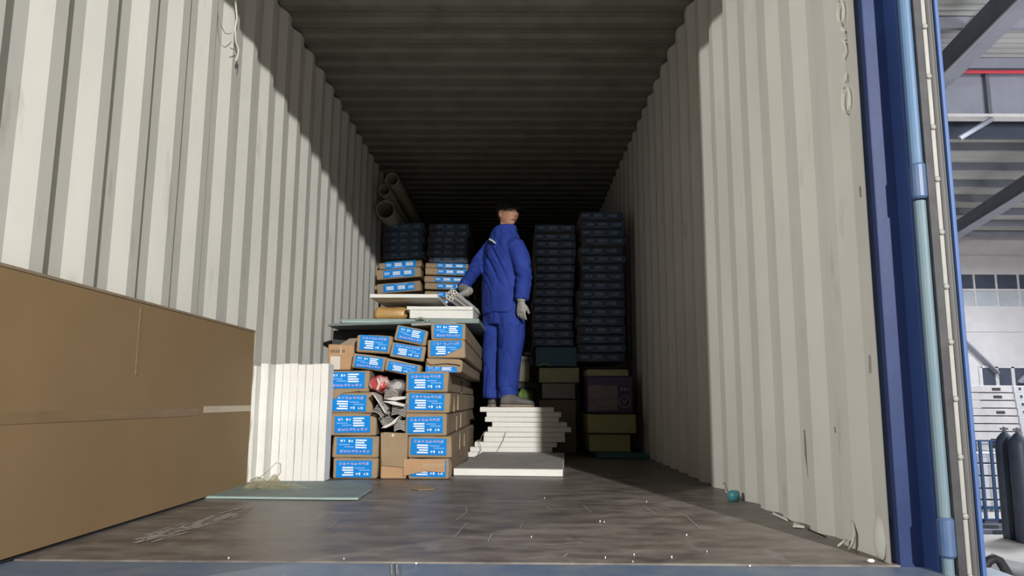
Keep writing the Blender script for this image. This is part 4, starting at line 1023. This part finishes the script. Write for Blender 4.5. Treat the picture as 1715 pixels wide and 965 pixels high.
# big girder, red pipe and rafters
Yg = 14.6
def hz(y, Y): return at(1640, y, Y).z
gd = tag(empty('beam_girder', (0, Yg, 0)), 'wide grey steel girder crossing the hall under the roof', 'girder')
gx0, gx1 = 7.5, 20
MB().box((gx0, 0, hz(193, Yg)), (gx1, .02, hz(124, Yg))).obj('web', M['girder'], gd)
MB().box((gx0, -.12, hz(199, Yg)), (gx1, .14, hz(194, Yg))).obj('lower_flange', M['whitesteel'], gd)
MB().box((gx0, -.12, hz(125, Yg)), (gx1, .14, hz(123, Yg))).obj('upper_flange', M['girder'], gd)
for px in (1651, 1790):
    x = at(px, 160, Yg).x; MB().box((x-.04, -.11, hz(193, Yg)), (x+.03, 0, hz(125, Yg))).obj('stiffener', M['darkgirder'], gd)
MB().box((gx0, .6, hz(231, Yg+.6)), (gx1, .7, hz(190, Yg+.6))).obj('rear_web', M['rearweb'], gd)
MB().tube([at(1662, 199, Yg-.1)-Vector((0, Yg, 0)), at(1607, 232, Yg-.1)-Vector((0, Yg, 0))], .05, 6).obj('brace', M['girder'], gd)
o = empty('red_pipe', (0, Yg-.25, hz(120.5, Yg-.25))); tag(o, 'red pipe running along the top of the grey girder', 'pipe')
MB().tube([(gx0, 0, 0), (gx1, 0, 0)], .035, 10).obj('pipe_run', M['red'], o)
def raft(a, b, w_, h_, label, m='darkgirder'):
    a, b = Vector(a), Vector(b); d = (b-a); L = d.length; q = d.to_track_quat('Y', 'Z').to_matrix().to_4x4()
    o = link('rafter', MB().box((-w_/2, 0, -h_/2), (w_/2, L, h_/2)).mesh('rafter', M[m]), None, a); o.rotation_euler = q.to_euler(); tag(o, label, 'rafter'); 
    MB().box((-w_/2-.12, 0, -h_/2-.03), (w_/2+.12, L, -h_/2)).obj('bottom_flange', M['girder'], o); return o
raft(at(1573, 120, 14.2), at(1740, -50, 10.6), .12, .55, 'dark rafter rising to the upper right above the girder')
raft(at(1595, 388, 27), at(1760, 283, 18.5), .15, .5, 'dark sloping rafter in the middle of the hall roof')
raft(at(1600, 555, 29.8), at(1672, 624, 29.8), .10, .08, 'thin grey diagonal brace in front of the far wall', 'girder')
o = raft(at(1706, 640, 29.8), at(1735, 612, 29.8), .10, .08, 'short grey brace at the far right over the white stack', 'girder')
# white stack of steel sections
YS = 12.0
x0 = 6.9; x1 = at(1700, 690, YS).x
zts = at(1690, 646, YS).z; zbs = at(1690, 737, YS).z; n = 7; hS = (zts-zbs)/n
for k in range(n):
    z = zbs+(n-1-k)*hS; xe = x1+.012*k
    o = empty('steel_section', (xe, YS, z)); tag(o, f"{ordn[k]} white steel section from the top of the stack behind the railing", 'steel section', 'white steel sections stacked behind the railing')
    MB().box((x0-xe, 0, .015), (0, .9, hS)).obj('section', M['whitesteel'], o, bevel=.006)
    MB().box((.0, -.02, .0), (.55, .9, hS-.003)).obj('end_plate', M['paper' if k > 20 else 'silver'], o, bevel=.004)
    if k in (0, 1, 3): MB().box((-.33, -.008, .04), (-.20, .01, .085)).obj('slot', M['darkgap'], o)
    MB().box((.08, -.028, .05), (.11, -.015, .09)).obj('slot', M['darkgap'], o)
# lower white goods
for k, (ya, yb) in enumerate(((757, 775), (776, 796), (797, 817), (818, 836), (837, 853))):
    a = at(1629, ya, YS-.3); b2 = at(1700, yb, YS-.3)
    o = link('metal_sheet_pack', MB().box((6.9, 0, 0), (b2.x, .9, a.z-b2.z-.012)).mesh('metal_sheet_pack', M['silver'], bevel=.008), None, (0, YS-.3, b2.z))
    tag(o, f"{['topmost', 'second', 'third', 'fourth', 'lowest'][k]} silver sheet pack from the top behind the blue railing", 'sheet pack', 'silver sheet packs behind the railing')
a = at(1629, 736, YS-.3); b2 = at(1700, 757, YS-.3)
o = link('timber_bearer', MB().box((7.0, 0, 0), (7.25, .85, a.z-b2.z-.01)).box((8.0, 0, 0), (8.2, .85, a.z-b2.z-.01)).mesh('bearer', M['darkgap']), None, (0, YS-.25, b2.z)); tag(o, 'dark bearer blocks between the sheet packs and the white sections', 'bearer')
z_ = at(1660, 853, YS-.3).z
o = link('pack_skid', MB().box((6.9, .05, 0), (8.2, .8, z_-GZ-.005)).mesh('skid', M['whitesteel']), None, (0, YS-.3, GZ+.002)); tag(o, 'low pale skid under the sheet packs', 'skid')
# blue railing
YR = 10.5
rl = empty('blue_railing', (5.8, YR, GZ)); tag(rl, 'blue steel railing in front of the sheet packs', 'railing')
X0 = 5.8
def rb(nm, x0, z0, x1, z1, t=.03): return MB().box((x0-X0, -t/2, z0-GZ), (x1-X0, t/2, z1-GZ)).obj(nm, M['railblue'], rl)
xe = 9.2
rb('top_rail', X0, at(1650, 740, YR).z, xe, at(1650, 737, YR).z); rb('upper_rail', X0, at(1650, 744.5, YR).z, xe, at(1650, 743, YR).z)
rb('lower_rail', X0, at(1650, 853, YR).z, xe, at(1650, 848, YR).z, .05); rb('bottom_rail', X0, at(1650, 872, YR).z, xe, at(1650, 869, YR).z)
pm = MB().box((-.018, -.014, 0), (.018, .014, at(1650, 738, YR).z-at(1650, 872, YR).z)).mesh('bar', M['railblue'])
for k in range(-9, 12):
    x = at(1645.5+k*18.5, 800, YR).x
    if X0 < x < xe: link('bar', pm, rl, (x-X0, 0, at(1650, 872, YR).z-GZ))
pm = MB().box((-.03, -.03, 0), (.03, .03, at(1650, 738, YR).z-GZ)).mesh('post', M['railblue'])
for x in (X0+.03, xe-.03): link('post', pm, rl, (x-X0, 0, 0))
# gas cylinders
def cyl(px, Yc, lab):
    c = at(px, 800, Yc); o = empty('gas_cylinder', (c.x, Yc, GZ)); tag(o, lab, 'gas cylinder', 'dark gas cylinders by the railing')
    r_ = .112; prof = [(0, r_*.95), (.02, r_), (1.10, r_), (1.16, r_*.93), (1.21, r_*.7), (1.25, r_*.4), (1.27, .03)]
    MB().loft([((0, 0, z), (q, 0, 0), (0, q, 0)) for z, q in prof], 24).obj('tank', M['cylinder'], o, smooth=True)
    MB().loft([((0, 0, z), (q, 0, 0), (0, q, 0)) for z, q in ((1.265, .022), (1.30, .02), (1.33, .016))], 10).box((-.045, -.012, 1.295), (.045, .012, 1.318)).obj('valve', M['darkgirder'], o)
cyl(1689, 9.4, 'dark gas cylinder nearer the white door edge'); cyl(1711, 9.15, 'dark gas cylinder at the right frame edge'); cyl(1735, 9.6, 'dark gas cylinder beyond the frame edge')
# solid dark strips that stand for the shadow stripes on the hall floor
for k, (py) in enumerate((876, 884, 893)):
    a = zf(1640, py+2, GZ)
    o = link('floor_shadow_strip', MB().box((0, 0, 0), (3.2, .10, .05)).mesh('floor_shadow_strip', M['darkgirder']), None, (a.x-.6, a.y, GZ+.001)); tag(o, ['far', 'middle', 'near'][k]+' dark strip standing for shadow on the hall floor below the railing', 'shadow strip', 'shadow strips on the hall floor')
# black hose loop
c = at(1665, 955, 6.0)
o = empty('black_hose', c); tag(o, 'black hose looping up beside the door edge at the lower right', 'hose')
MB().tube([at(x, y, 6.0)-c for x, y in ((1640, 990), (1646, 955), (1655, 940), (1664, 935), (1674, 939), (1684, 955), (1694, 972), (1700, 1000))], .035, 10).obj('loop', M['rubber'], o, smooth=True)
q = at(1700, 965, 6.3)
o = blob('dark_bundle', (q.x, 6.4, q.z-.08), (.45, .3, .16), M['grey_rubber'], 'dark tarpaulin heap behind the black hose', 'tarpaulin', 3, .2)
